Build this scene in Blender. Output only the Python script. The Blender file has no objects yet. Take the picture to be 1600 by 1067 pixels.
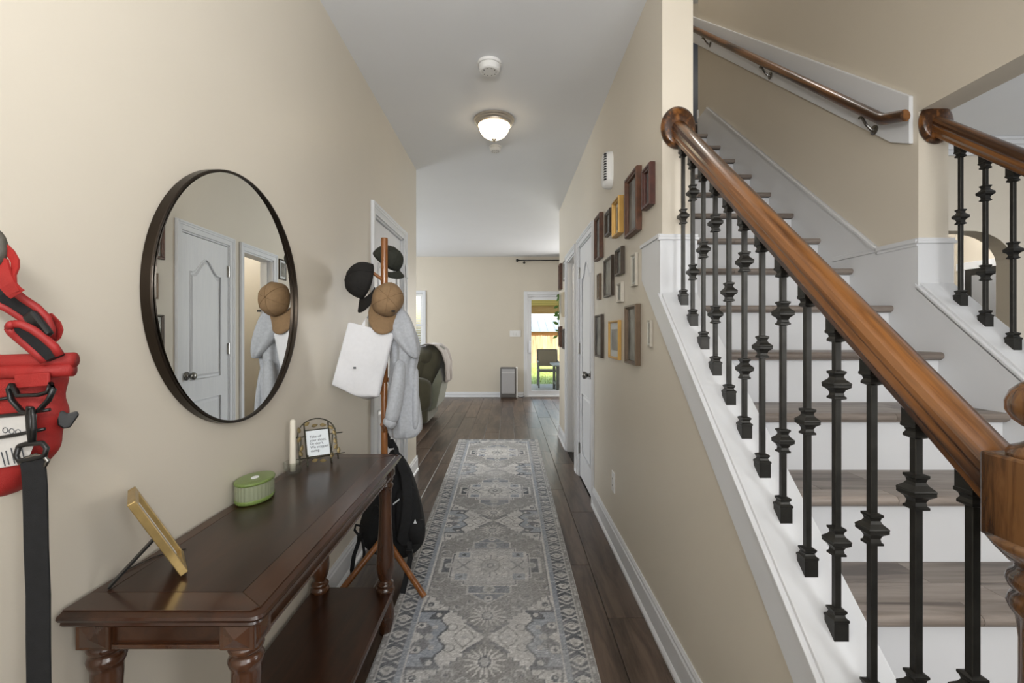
import bpy, math, random
import numpy as np
from mathutils import Vector, Matrix
random.seed(7)
sc = bpy.context.scene
COL = sc.collection

# ---------------------------------------------------------------- camera, world, lights, exposure
F = 734.0; CH = 1.255
cam_d = bpy.data.cameras.new('camera'); cam = bpy.data.objects.new('camera', cam_d); COL.objects.link(cam)
cam_d.sensor_width = 36.0; cam_d.lens = F/1600*36.0
cam_d.shift_x = 5/1600; cam_d.shift_y = -13.5/1600
cam_d.clip_start = 0.02; cam_d.clip_end = 200
cam.location = (0, 0, CH); cam.rotation_euler = (math.radians(90), 0, 0)
sc.camera = cam
sc.view_settings.view_transform = 'Standard'; sc.view_settings.look = 'None'
sc.view_settings.gamma = 1.0; sc.view_settings.use_curve_mapping = False
sc.view_settings.exposure = 0.36
w = bpy.data.worlds.new('sky'); sc.world = w; w.use_nodes = True
wn = w.node_tree; wn.nodes.clear()
sky = wn.nodes.new('ShaderNodeTexSky'); sky.sky_type = 'NISHITA'
sky.sun_disc = False; sky.sun_elevation = math.radians(48); sky.sun_rotation = math.radians(200)
sky.air_density = 1.6; sky.dust_density = 3.0
bg = wn.nodes.new('ShaderNodeBackground'); bg.inputs['Strength'].default_value = 0.42
wo = wn.nodes.new('ShaderNodeOutputWorld')
wn.links.new(sky.outputs[0], bg.inputs[0]); wn.links.new(bg.outputs[0], wo.inputs[0])

def sun(name, rot, e, col=(1,0.96,0.9), ang=1.5):
    d = bpy.data.lights.new(name, 'SUN'); d.energy = e; d.color = col; d.angle = math.radians(ang)
    o = bpy.data.objects.new(name, d); COL.objects.link(o); o.rotation_euler = [math.radians(a) for a in rot]; return o
def area(name, loc, target, sx, sy, e, col=(1,1,1)):
    d = bpy.data.lights.new(name, 'AREA'); d.shape = 'RECTANGLE'; d.size = sx; d.size_y = sy; d.energy = e; d.color = col
    o = bpy.data.objects.new(name, d); COL.objects.link(o); o.location = loc
    o.rotation_euler = (Vector(target)-Vector(loc)).to_track_quat('-Z', 'Y').to_euler(); return o
def point(name, loc, r, e, col=(1,1,1)):
    d = bpy.data.lights.new(name, 'POINT'); d.energy = e; d.color = col; d.shadow_soft_size = r
    o = bpy.data.objects.new(name, d); COL.objects.link(o); o.location = loc; return o
sun('sun', (50, 0, 20), 4.0)
area('front_door_light', (0.1, -1.45, 1.5), (0.0, 2, 1.35), 1.7, 2.1, 20, (1.0, 0.985, 0.965))
area('foyer_fill', (1.45, -1.2, 1.8), (-0.8, 1.9, 1.5), 0.9, 1.5, 26, (1.0, 1.0, 1.0))  # added fill from behind right to brighten the left wall, no window known there
area('ceiling_fill', (-0.1, -0.35, 1.75), (-0.1, 0.6, 2.75), 0.35, 0.35, 22, (1.0, 0.99, 0.98))  # added fill aimed upward to brighten the ceiling, not a known flash
point('arch_hall_fill', (4.6, 4.9, 2.5), 0.1, 22, (1.0, 0.97, 0.93))  # unseen point light added to lift the dark space beyond the arch
area('living_fill', (-4.3, 7.2, 1.6), (-1, 7.0, 1.2), 2.4, 1.6, 110, (0.95, 0.98, 1.0))  # added area light suggesting assumed side windows, none are built
area('living_patio_light', (1.9, 8.9, 1.5), (0.6, 5.5, 0.6), 1.8, 1.7, 60, (1.0, 0.975, 0.93))
point('landing_fill', (2.9, 4.6, 5.2), 0.1, 14, (1.0, 0.95, 0.88))  # extra light put in because the landing was dark, no bulb in view
area('dining_window_light', (4.9, 1.3, 1.6), (1.5, 1.8, 1.4), 1.8, 1.5, 42, (0.98, 0.99, 1.0))
area('stairwell_fill', (1.25, 3.4, 5.3), (1.25, 3.3, 0), 0.5, 0.5, 10, (1.0, 0.95, 0.88))  # added downward fill high over the stairs, no such lamp seen
point('hall_bulb', (-0.103, 3.29, 2.66), 0.05, 9, (1.0, 0.93, 0.82))
point('bath_bulb', (1.6, 4.75, 2.3), 0.12, 16, (1.0, 0.97, 0.92))

# ---------------------------------------------------------------- helpers
def at(px, py, Y):
    return ((px-795)*Y/F, Y, CH-(py-520)*Y/F)

def rgb(r, g, b):
    f = lambda c: (c/255/12.92) if c/255 <= 0.04045 else ((c/255+0.055)/1.055)**2.4
    return (f(r), f(g), f(b), 1.0)

def newmat(name):
    m = bpy.data.materials.new(name); m.use_nodes = True
    nt = m.node_tree; b = nt.nodes['Principled BSDF']; return m, nt, b
def N(nt, t, **kw):
    n = nt.nodes.new(t)
    for k, v in kw.items(): setattr(n, k, v)
    return n
def mat(name, c, rough=0.5, metal=0.0, noise=0.0, nscale=8.0, bump=0.0, bscale=200.0, spec=0.5, coat=0.0, stretch=(1,1,1), sheen=0.0):
    m, nt, b = newmat(name); L = nt.links.new
    b.inputs['Roughness'].default_value = rough; b.inputs['Metallic'].default_value = metal
    b.inputs['Specular IOR Level'].default_value = spec; b.inputs['Coat Weight'].default_value = coat
    b.inputs['Sheen Weight'].default_value = sheen
    tc = N(nt, 'ShaderNodeTexCoord'); mp = N(nt, 'ShaderNodeMapping'); mp.inputs['Scale'].default_value = stretch
    L(tc.outputs['Object'], mp.inputs[0])
    n = N(nt, 'ShaderNodeTexNoise'); n.inputs['Scale'].default_value = nscale; n.inputs['Detail'].default_value = 4
    L(mp.outputs[0], n.inputs[0])
    r = N(nt, 'ShaderNodeValToRGB')
    lo = tuple(max(0, x*(1-noise)) for x in c[:3])+(1,); hi = tuple(min(1, x*(1+noise)) for x in c[:3])+(1,)
    r.color_ramp.elements[0].color = lo; r.color_ramp.elements[1].color = hi
    r.color_ramp.elements[0].position = 0.3; r.color_ramp.elements[1].position = 0.7
    L(n.outputs[0], r.inputs[0]); L(r.outputs[0], b.inputs['Base Color'])
    if bump:
        n2 = N(nt, 'ShaderNodeTexNoise'); n2.inputs['Scale'].default_value = bscale; n2.inputs['Detail'].default_value = 2
        L(mp.outputs[0], n2.inputs[0])
        bp = N(nt, 'ShaderNodeBump'); bp.inputs['Strength'].default_value = bump; bp.inputs['Distance'].default_value = 0.002
        L(n2.outputs[0], bp.inputs['Height']); L(bp.outputs[0], b.inputs['Normal'])
    return m
def wood(name, c_dark, c_mid, c_light, scale=(30, 2, 30), rot=(0,0,0), rough=0.35, coat=0.0, perobj=0.0, ring=3.0, bump=0.15, streak=0.5):
    """grain runs along the mapped Y axis"""
    m, nt, b = newmat(name); L = nt.links.new
    b.inputs['Roughness'].default_value = rough; b.inputs['Coat Weight'].default_value = coat; b.inputs['Coat Roughness'].default_value = 0.12
    tc = N(nt, 'ShaderNodeTexCoord')
    m0 = N(nt, 'ShaderNodeMapping'); m0.inputs['Rotation'].default_value = rot
    oi = N(nt, 'ShaderNodeObjectInfo')
    add = N(nt, 'ShaderNodeVectorMath', operation='ADD'); mul = N(nt, 'ShaderNodeVectorMath', operation='SCALE')
    cb = N(nt, 'ShaderNodeCombineXYZ')
    for i in range(3): L(oi.outputs['Random'], cb.inputs[i])
    L(cb.outputs[0], mul.inputs[0]); mul.inputs['Scale'].default_value = 37.0 if perobj else 0.0
    L(tc.outputs['Object'], m0.inputs[0]); L(m0.outputs[0], add.inputs[0]); L(mul.outputs[0], add.inputs[1])
    mp = N(nt, 'ShaderNodeMapping'); mp.inputs['Scale'].default_value = scale; L(add.outputs[0], mp.inputs[0])
    n1 = N(nt, 'ShaderNodeTexNoise'); n1.inputs['Scale'].default_value = 1.0; n1.inputs['Detail'].default_value = 6; n1.inputs['Roughness'].default_value = 0.65
    n1.inputs['Distortion'].default_value = 0.6
    L(mp.outputs[0], n1.inputs[0])
    mp2 = N(nt, 'ShaderNodeMapping'); mp2.inputs['Scale'].default_value = tuple(s/6 for s in scale); L(add.outputs[0], mp2.inputs[0])
    n2 = N(nt, 'ShaderNodeTexNoise'); n2.inputs['Scale'].default_value = 1.0; n2.inputs['Detail'].default_value = 2; L(mp2.outputs[0], n2.inputs[0])
    ms = N(nt, 'ShaderNodeMath', operation='MULTIPLY'); ms.inputs[1].default_value = ring*6.283; L(n2.outputs[0], ms.inputs[0])
    sn = N(nt, 'ShaderNodeMath', operation='SINE'); L(ms.outputs[0], sn.inputs[0])
    mx = N(nt, 'ShaderNodeMath', operation='MULTIPLY_ADD'); mx.inputs[1].default_value = 0.10*streak*2; L(sn.outputs[0], mx.inputs[0]); L(n1.outputs[0], mx.inputs[2])
    r = N(nt, 'ShaderNodeValToRGB'); e = r.color_ramp.elements
    e[0].position = 0.32; e[0].color = c_dark; e[1].position = 0.72; e[1].color = c_light
    k = e.new(0.5); k.color = c_mid
    L(mx.outputs[0], r.inputs[0])
    if perobj:
        hs = N(nt, 'ShaderNodeHueSaturation'); mr = N(nt, 'ShaderNodeMapRange')
        mr.inputs['To Min'].default_value = 1-perobj; mr.inputs['To Max'].default_value = 1+perobj
        L(oi.outputs['Random'], mr.inputs[0]); L(mr.outputs[0], hs.inputs['Value']); L(r.outputs[0], hs.inputs['Color']); L(hs.outputs[0], b.inputs['Base Color'])
    else: L(r.outputs[0], b.inputs['Base Color'])
    bp = N(nt, 'ShaderNodeBump'); bp.inputs['Strength'].default_value = bump; bp.inputs['Distance'].default_value = 0.001
    L(n1.outputs[0], bp.inputs['Height']); L(bp.outputs[0], b.inputs['Normal'])
    return m
def glass(name, col=(1,1,1,1), rough=0.0, ior=1.45):
    m, nt, b = newmat(name); b.inputs['Transmission Weight'].default_value = 1.0
    b.inputs['Base Color'].default_value = col; b.inputs['Roughness'].default_value = rough; b.inputs['IOR'].default_value = ior
    return m
def thinglass(name, tint=(1,1,1,1), gl=0.08):
    m, nt, b = newmat(name); nt.nodes.remove(b); L = nt.links.new
    t = N(nt, 'ShaderNodeBsdfTransparent'); t.inputs[0].default_value = tint
    g = N(nt, 'ShaderNodeBsdfGlossy'); g.inputs['Roughness'].default_value = 0.02
    mx = N(nt, 'ShaderNodeMixShader'); mx.inputs[0].default_value = gl
    L(t.outputs[0], mx.inputs[1]); L(g.outputs[0], mx.inputs[2]); L(mx.outputs[0], nt.nodes['Material Output'].inputs[0])
    return m
def emit(name, c, s):
    m, nt, b = newmat(name); b.inputs['Emission Color'].default_value = c; b.inputs['Emission Strength'].default_value = s
    b.inputs['Base Color'].default_value = c; return m

class MB:
    def __init__(s): s.v = []; s.f = []; s.M = None
    def pt(s, p):
        p = Vector(p)
        if s.M is not None: p = s.M @ p
        s.v.append(tuple(p)); return len(s.v)-1
    def face(s, *i): s.f.append(tuple(i))
    def box(s, x0, x1, y0, y1, z0, z1):
        i = [s.pt(p) for p in ((x0,y0,z0),(x1,y0,z0),(x1,y1,z0),(x0,y1,z0),(x0,y0,z1),(x1,y0,z1),(x1,y1,z1),(x0,y1,z1))]
        for q in ((3,2,1,0),(4,5,6,7),(0,1,5,4),(1,2,6,5),(2,3,7,6),(3,0,4,7)): s.face(*[i[k] for k in q])
        return s
    def prism(s, poly, axis, a, b):
        """poly of 2D points in the plane normal to axis, extruded a..b"""
        def P(u, v, t): return (t,u,v) if axis == 'x' else ((u,t,v) if axis == 'y' else (u,v,t))
        A = [s.pt(P(u,v,a)) for u, v in poly]; B = [s.pt(P(u,v,b)) for u, v in poly]; n = len(poly)
        s.face(*A[::-1]); s.face(*B)
        for k in range(n): s.face(A[k], A[(k+1)%n], B[(k+1)%n], B[k])
        return s
    def rings(s, rings, closed=True, cap=True):
        """loft a list of rings (each a list of points)"""
        R = [[s.pt(p) for p in r] for r in rings]; n = len(R[0])
        for a, b in zip(R[:-1], R[1:]):
            for k in range(n if closed else n-1): s.face(a[k], a[(k+1)%n], b[(k+1)%n], b[k])
        if cap and closed: s.face(*R[0][::-1]); s.face(*R[-1])
        return s
    def lathe(s, prof, c=(0,0,0), axis='z', seg=20, phase=0.0, sx=1, sy=1, cap=True):
        rr = []
        for r, h in prof:
            ring = []
            for k in range(seg):
                a = 2*math.pi*k/seg+phase; u, v = r*math.cos(a)*sx, r*math.sin(a)*sy
                p = (u,v,h) if axis == 'z' else ((h,u,v) if axis == 'x' else (v,h,u))
                ring.append((p[0]+c[0], p[1]+c[1], p[2]+c[2]))
            rr.append(ring)
        return s.rings(rr, cap=cap)
    def tube(s, path, r, seg=10, flat=1.0, up=(0,0,1), cap=True):
        path = [Vector(p) for p in path]; n = len(path)
        rad = r if isinstance(r, (list, tuple)) else [r]*n
        rr = []; pn = None
        for i, p in enumerate(path):
            t = (path[min(i+1,n-1)]-path[max(i-1,0)]).normalized()
            if pn is None:
                u = Vector(up); nn = (u-t*u.dot(t))
                if nn.length < 1e-3: nn = Vector((1,0,0))-t*t.x
            else: nn = pn-t*pn.dot(t)
            nn.normalize(); pn = nn; bb = t.cross(nn)
            rr.append([p+nn*math.cos(2*math.pi*k/seg)*rad[i]+bb*math.sin(2*math.pi*k/seg)*rad[i]*flat for k in range(seg)])
        return s.rings(rr, cap=cap)
    def ribbon(s, path, wvec, th):
        """flat strap: path points, width vector(s), thickness"""
        path = [Vector(p) for p in path]; n = len(path); rr = []
        for i, p in enumerate(path):
            wv = Vector(wvec[i] if isinstance(wvec, list) else wvec)
            t = (path[min(i+1,n-1)]-path[max(i-1,0)]).normalized(); nn = t.cross(wv).normalized()*th/2
            rr.append([p-wv/2-nn, p+wv/2-nn, p+wv/2+nn, p-wv/2+nn])
        return s.rings(rr)
    def ball(s, c, r, seg=16, rings=10, e=1.0):
        rx, ry, rz = r if isinstance(r, (tuple, list)) else (r,r,r)
        pw = lambda x: math.copysign(abs(x)**e, x); rr = []
        for i in range(rings+1):
            a = -math.pi/2+math.pi*i/rings; a = max(min(a, math.pi/2-0.02), -math.pi/2+0.02)
            rr.append([(c[0]+rx*pw(math.cos(a))*pw(math.cos(2*math.pi*k/seg)), c[1]+ry*pw(math.cos(a))*pw(math.sin(2*math.pi*k/seg)), c[2]+rz*pw(math.sin(a))) for k in range(seg)])
        return s.rings(rr)
    def grid(s, fn, nu, nv, th=None):
        """surface fn(u,v)->point; if th is a vector a second sheet offset by it closes the shape"""
        A = [[s.pt(fn(i/nu, j/nv)) for j in range(nv+1)] for i in range(nu+1)]
        for i in range(nu):
            for j in range(nv): s.face(A[i][j], A[i+1][j], A[i+1][j+1], A[i][j+1])
        if th is not None:
            g = th if callable(th) else (lambda u, v: th)
            B = [[s.pt(Vector(fn(i/nu, j/nv))+Vector(g(i/nu, j/nv))) for j in range(nv+1)] for i in range(nu+1)]
            for i in range(nu):
                for j in range(nv): s.face(B[i][j+1], B[i+1][j+1], B[i+1][j], B[i][j])
            for i in range(nu): s.face(A[i+1][0], A[i][0], B[i][0], B[i+1][0]); s.face(A[i][nv], A[i+1][nv], B[i+1][nv], B[i][nv])
            for j in range(nv): s.face(A[0][j], A[0][j+1], B[0][j+1], B[0][j]); s.face(A[nu][j+1], A[nu][j], B[nu][j], B[nu][j+1])
        return s
    def build(s, name, m, parent=None, smooth=False, bevel=0.0, seg=2, sub=0, label=None):
        off = Vector((0,0,0)); q = parent
        while q is not None: off += q.location; q = q.parent
        me = bpy.data.meshes.new(name); me.from_pydata([tuple(Vector(p)-off) for p in s.v], [], s.f)
        me.validate(); me.update()
        import bmesh
        bm = bmesh.new(); bm.from_mesh(me); bmesh.ops.recalc_face_normals(bm, faces=bm.faces); bm.to_mesh(me); bm.free()
        if smooth: me.polygons.foreach_set('use_smooth', [True]*len(me.polygons))
        me.materials.append(m)
        o = bpy.data.objects.new(name, me); COL.objects.link(o)
        if parent: o.parent = parent
        if bevel:
            b = o.modifiers.new('bevel', 'BEVEL'); b.width = bevel; b.segments = seg; b.limit_method = 'ANGLE'; b.angle_limit = math.radians(40)
            b.harden_normals = False
        if sub:
            d = o.modifiers.new('subdivision', 'SUBSURF'); d.levels = sub; d.render_levels = sub
        if label: o['label'] = label
        return o
def B(*a): return MB().box(*a)
def sharp(o, deg=35):
    me = o.data; me.polygons.foreach_set('use_smooth', [True]*len(me.polygons))
    try: me.set_sharp_from_angle(angle=math.radians(deg))
    except Exception: pass
    return o
def empty(name, loc):
    o = bpy.data.objects.new(name, None); COL.objects.link(o); o.location = loc; o.empty_display_size = 0.05; return o
def tag(o, label=None, cat=None, group=None, kind=None):
    if label: o['label'] = label
    if cat: o['category'] = cat
    if group: o['group'] = group
    if kind: o['kind'] = kind
    return o
def struct(o, label, cat='room part'): return tag(o, label, cat, kind='structure')

# ---------------------------------------------------------------- materials
WALL = mat('beige_wall_paint', rgb(208,200,185), 0.42, noise=0.012, nscale=3, bump=0.05, bscale=350, spec=0.45)
CEIL = mat('ceiling_paint', rgb(226,228,231), 0.6, noise=0.01, nscale=3, spec=0.3)
TRIM = mat('white_trim_paint', rgb(214,216,219), 0.35, noise=0.01, nscale=5)
DOORW = wood('white_door_paint', rgb(212,214,218), rgb(216,218,221), rgb(220,221,224), scale=(60,60,5), rough=0.38, bump=0.10, streak=0.3)
IRON = mat('dark_iron', rgb(48,47,44), 0.38, metal=0.55, noise=0.25, nscale=30, bump=0.1, bscale=120)
RAILW = wood('oak_stain_rail', rgb(56,31,13), rgb(96,59,27), rgb(124,80,40), scale=(105,5,105), rot=(math.radians(-39.4),0,0), rough=0.28, coat=0.35, ring=3.2, streak=1.2)
OAKV = wood('oak_stain_post', rgb(46,27,14), rgb(86,56,30), rgb(116,80,46), scale=(90,90,8), rough=0.25, coat=0.5, ring=2.0, streak=0.9)
FLOORW = wood('dark_vinyl_plank', rgb(44,33,27), rgb(72,58,49), rgb(98,82,70), scale=(26,2.6,26), rough=0.33, perobj=0.16, ring=2.5, streak=0.6, bump=0.12)
SUBF = mat('dark_subfloor', rgb(25,20,17), 0.9)
TREADW = wood('grey_brown_tread', rgb(88,79,73), rgb(122,112,104), rgb(146,136,128), scale=(3,34,34), rough=0.42, perobj=0.12, ring=2.5, streak=0.7)
TABW = wood('walnut_table', rgb(28,14,7), rgb(44,23,12), rgb(64,36,19), scale=(9,1.4,9), rough=0.3, coat=0.15, ring=1.2, streak=0.3, bump=0.04)
TABB = wood('walnut_table_border', rgb(34,17,8), rgb(52,28,14), rgb(70,40,22), scale=(14,2.5,14), rough=0.28, coat=0.15, ring=1.0, streak=0.2, bump=0.04)
TABL = wood('walnut_leg', rgb(52,30,17), rgb(70,42,25), rgb(88,56,34), scale=(12,12,4), rough=0.24, coat=0.45, ring=1.0, streak=0.2, bump=0.04)
BLACKF = mat('black_fabric', rgb(22,23,25), 0.85, noise=0.25, nscale=60, bump=0.4, bscale=900)
BLACKP = mat('black_plastic', rgb(18,18,18), 0.35)
REDF = mat('red_fabric', rgb(152,30,26), 0.62, noise=0.12, nscale=30, bump=0.4, bscale=700)
REDP = mat('red_piping', rgb(148,30,28), 0.6, noise=0.1, nscale=50)
CHROME = mat('satin_nickel', rgb(170,168,164), 0.25, metal=1.0)
DNICK = mat('dark_nickel', rgb(132,130,126), 0.25, metal=1.0)
WPLAST = mat('white_plastic', rgb(228,228,226), 0.35)
BLACKSLOT = mat('slot_dark', rgb(40,40,42), 0.7)
CLEAR = thinglass('clear_pane', (1,1,1,1), 0.03)
# ================================================================ THE SETTING
XL, XR, PT = -0.848, 0.62, 0.125      # left wall, right hall wall, wall thickness
XI, XS = XR+PT, 1.70                  # stair inner faces
YPR = 1.95; H = 2.75; YP = 1.90                   # ceiling, pillar plane
YLE, YRE, YF = 4.30, 5.76, 9.20       # ends of the left and right hall walls, far wall

# floor
fl = B(-5.0, 5.6, -1.7, YF, -0.12, -0.006).build('floor', SUBF)
struct(fl, 'dark brown plank floor of the hallway and living room', 'floor')
PW, PL = 0.1835, 1.22
pm = MB(); e = 0.0012; c = 0.002
pm.rings([[(e,e,-0.006),(PW-e,e,-0.006),(PW-e,PL-e,-0.006),(e,PL-e,-0.006)],
          [(e,e,-c),(PW-e,e,-c),(PW-e,PL-e,-c),(e,PL-e,-c)],
          [(e+c,e+c,0),(PW-e-c,e+c,0),(PW-e-c,PL-e-c,0),(e+c,PL-e-c,0)]])
plank0 = pm.build('plank', FLOORW, fl)
first = True
for r in range(-9, 13):
    x = XL+r*PW; off = [0.0, 0.47, 0.93, 0.28, 0.74, 1.1][r % 6]
    y = 0.1-off
    while y < YF:
        hall = 0 <= r < 8
        y1 = y+PL
        ok = (hall and y1 > 0.3) or (r < 0 and y1 > YLE) or (r >= 8 and y > YRE-1.6)
        if ok and y1 < YF+1.2:
            o = plank0 if first else plank0.copy()
            if not first: COL.objects.link(o); o.parent = fl
            first = False
            o.location = (x, y, 0)
            if y1 > YF:      # last board is cut short at the wall
                o.scale = (1, (YF-y-0.001)/PL, 1)
        y += PL

# walls
def wallbox(name, label, boxes, m=WALL):
    b = MB()
    for q in boxes: b.box(*q)
    o = b.build(name, m); return struct(o, label, 'wall')
D1 = (2.952, 3.772); D1H = 2.005        # left door opening Y range, height
wallbox('wall_left', 'beige painted left wall of the hallway behind the mirror and console table',
    [(XL-PT, XL, -1.7, D1[0], 0, H), (XL-PT, XL, D1[1], YLE, 0, H), (XL-PT, XL, D1[0], D1[1], D1H, H)])
D2 = (3.478, 4.122); D3 = (4.36, 4.97)   # right door, open doorway
wallbox('wall_right', 'beige right hall wall carrying the picture frames and ending in a pillar by the stairs',
    [(XR, XI, YP, D2[0], 0, H+0.3), (XR, XI, D2[1], D3[0], 0, H+.3), (XR, XI, D3[1], YRE, 0, H+.3),
     (XR, XI, D2[0], D2[1], D1H, H+.3), (XR, XI, D3[0], D3[1], D1H, H+.3)])
# knee wall under the stairs, left (sloped top)
CZ = lambda y: 1.375+0.86*(y-1.838)       # cap top height
y0 = 0.64
kw = MB().prism([(y0,0),(YP,0),(YP,CZ(YP)-0.02),(y0,CZ(y0)-0.02)], 'x', XR, XI).build('wall_stair_left', WALL)
struct(kw, 'beige sloped knee wall below the left balustrade', 'wall')
FW = (-2.95, -1.69, 0.80, 2.02)           # far window opening
SD = (0.36, 2.16, 2.00)                   # sliding door opening
wallbox('wall_far', 'beige far wall of the living room with window and glass door',
    [(-5.0, FW[0], YF, YF+.15, 0, H), (FW[0], FW[1], YF, YF+.15, 0, FW[2]), (FW[0], FW[1], YF, YF+.15, FW[3], H),
     (FW[1], SD[0], YF, YF+.15, 0, H), (SD[0], SD[1], YF, YF+.15, SD[2], H), (SD[1], 5.6, YF, YF+.15, 0, H)])
wallbox('wall_living_left', 'left side wall of the living room', [(-5.12, -5.0, YLE-PT, YF, 0, H)])
wallbox('wall_living_front', 'living room wall turning left from the hallway corner', [(-5.0, XL-PT, YLE-PT, YLE, 0, H)])
wallbox('wall_living_right', 'right side wall of the living room', [(5.6, 5.72, -1.7, YF, 0, H)])
wallbox('wall_living_near', 'living room wall behind the bathroom', [(XI, 5.6, YRE-PT, YRE, 0, H)])
wallbox('wall_back', 'foyer wall behind the viewer', [(-0.97, 5.6, -1.82, -1.7, 0, 5.6)])
# bathroom seen in the mirror through the doorway
wallbox('wall_bathroom', 'bathroom walls seen through the open doorway',
    [(XI, 2.5, 4.28, 4.30, 0, H), (2.5, 2.6, 4.28, YRE-PT, 0, H)])
# stair side wall
HZ = 2.175
wallbox('wall_stair_right', 'tall beige stairwell wall with the handrail and a pillar by the dining room',
    [(XS, XS+PT, YPR, 4.22, 0, 5.6), (XS, XS+PT, 4.22, 6.5, 0, 3.0), (XS, XS+PT, -1.7, YPR, HZ, 5.6)])
kw = MB().prism([(y0,0),(YPR,0),(YPR,CZ(YPR)-0.02),(y0,CZ(y0)-0.02)], 'x', XS, XS+PT).build('wall_knee_right', TRIM)
struct(kw, 'white panelled knee wall below the right balustrade', 'wall')
wallbox('wall_stair_upper', 'upper stairwell wall above the hallway', [(XR, XI, 0.2, 6.5, H+.3, 5.6), (XR, XI, 0.2, YP, H, H+.3)])
wallbox('wall_landing', 'beige wall at the head of the stairs', [(XR, 3.6, 6.2, 6.32, 3.0, 5.6), (XR, 2.6, 0.08, 0.2, H+.3, 5.6), (3.5, 3.6, 3.0, 6.2, 3.0, 5.6), (XS+PT, 3.6, 3.0, 3.1, 3.06, 5.6)])
ld = MB().box(XI, XS+PT, 4.25, 6.2, 3.055, 3.15).box(XS+PT, 3.5, 3.1, 6.2, 3.055, 3.15).build('floor_landing', TREADW); struct(ld, 'upper stair landing floor', 'floor')
# ceilings
def ceil(name, label, boxes):
    b = MB()
    for q in boxes: b.box(*q)
    return struct(b.build(name, CEIL), label, 'ceiling')
ceil('ceiling', 'smooth pale grey ceiling of the hallway', [(XL-PT, XR, -1.7, YLE, H, H+.3)])
ceil('ceiling_living', 'pale grey living room ceiling', [(-5.12, XR, YLE, YF+.15, H, H+.3), (XI, 5.72, 4.28, YF+.15, H, H+.02), (XR, XI, YRE, YF+.15, H, H+.3)])
ceil('ceiling_dining', 'white ceiling of the dining room beyond the balustrade', [(XS+PT, 5.72, -1.7, 4.28, H, H+.3)])
ceil('ceiling_upper', 'upper stairwell ceiling', [(XR, 3.6, 0.08, 6.5, 5.6, 5.7)])
# dining room beyond the right balustrade
YA = 3.66
ax0, ax1, az, ar = 2.75, 3.93, 2.05, 0.34
arc = [(ax1-ar*1.0+ar*math.cos(a), az-ar*0.75+ar*0.75*math.sin(a)) for a in [math.radians(d) for d in range(0, 91, 9)]]
arcl = [(ax0+ar-ar*math.cos(a), az-ar*0.75+ar*0.75*math.sin(a)) for a in [math.radians(d) for d in range(90, -1, -9)]]
b = MB(); b.prism([(XS+PT,0),(XS+PT,H),(ax0,H),(ax0,0)], 'y', YA, YA+.13); b.prism([(ax1,0),(ax1,H),(5.6,H),(5.6,0)], 'y', YA, YA+.13)
pts = arc+arcl
for (p, q) in zip(pts[:-1], pts[1:]): b.prism([p, q, (q[0],H), (p[0],H)], 'y', YA, YA+.13)
struct(b.build('wall_dining', WALL), 'beige dining room wall with a wide arched opening', 'wall')
b = MB()
for i, (d, h) in enumerate(((0.03,0.12),(0.055,0.085),(0.08,0.05),(0.10,0.022))): b.box(XS+PT, 5.6, YA-d, YA, H-h, H)
struct(b.build('trim_crown', TRIM, bevel=0.006), 'white crown moulding of the dining room', 'trim')
# wall with the black framed glass door seen through the arch
d3 = empty('door_3', (5.36, 5.3, 0)); struct(d3, 'black framed glass door with white casing seen through the dining room arch', 'door')
b = MB(); b.box(5.335,5.36, 4.22,4.30,0,2.07).box(5.335,5.36,5.50,5.58,0,2.07).box(5.33,5.36,4.2,5.60,1.99,2.075); b.build('casing', TRIM, d3, bevel=0.004)
b = MB(); b.box(5.34,5.355, 4.30,4.37,0,1.99).box(5.34,5.355,5.43,5.50,0,1.99).box(5.34,5.355,4.37,5.43,1.92,1.99).box(5.34,5.355,4.37,5.43,0,.2); b.build('door_frame', BLACKP, d3)
B(5.347,5.352,4.37,5.43,.2,1.92).build('pane', mat('grey_glass', rgb(150,152,156), 0.08, spec=0.8), d3)
wallbox('wall_arch_hall', 'beige wall beyond the arch', [(5.36, 5.58, YA+.13, YRE-PT, 0, H)])

# baseboards
def baseboard(name, label, boxes_y=(), boxes_x=(), h=0.135):
    """boxes_y: (xface, dir, y0, y1); boxes_x: (yface, dir, x0, x1)"""
    g = None
    prof = [(0,0),(0.024,0),(0.024,0.012),(0.017,0.022),(0.014,0.024),(0.014,h-0.03),(0.010,h-0.022),(0.010,h-0.012),(0.006,h-0.004),(0.006,h),(0,h)]
    b = MB()
    for (x, d, a, c) in boxes_y: b.prism([(x+d*u, v) for u, v in prof], 'y', a, c)
    for (y, d, a, c) in boxes_x: b.prism([(y+d*u, v) for u, v in prof], 'x', a, c)
    return struct(b.build(name, TRIM), label, 'baseboard')
CW = 0.068  # casing width
baseboard('baseboard_left', 'white baseboard along the left hall wall', [(XL,1,-1.7,D1[0]-CW),(XL,1,D1[1]+CW,YLE)], [(YLE,1,-5.0,XL+.014)])
baseboard('baseboard_right', 'white baseboard along the right hall wall', [(XR,-1,y0,D2[0]-CW),(XR,-1,D2[1]+CW,D3[0]-CW),(XR,-1,D3[1]+CW,YRE)])
baseboard('baseboard_far', 'white baseboard along the far wall', (), [(YF,-1,-5.0,SD[0]-CW),(YF,-1,SD[1]+CW,5.6)], h=0.10)

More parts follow.
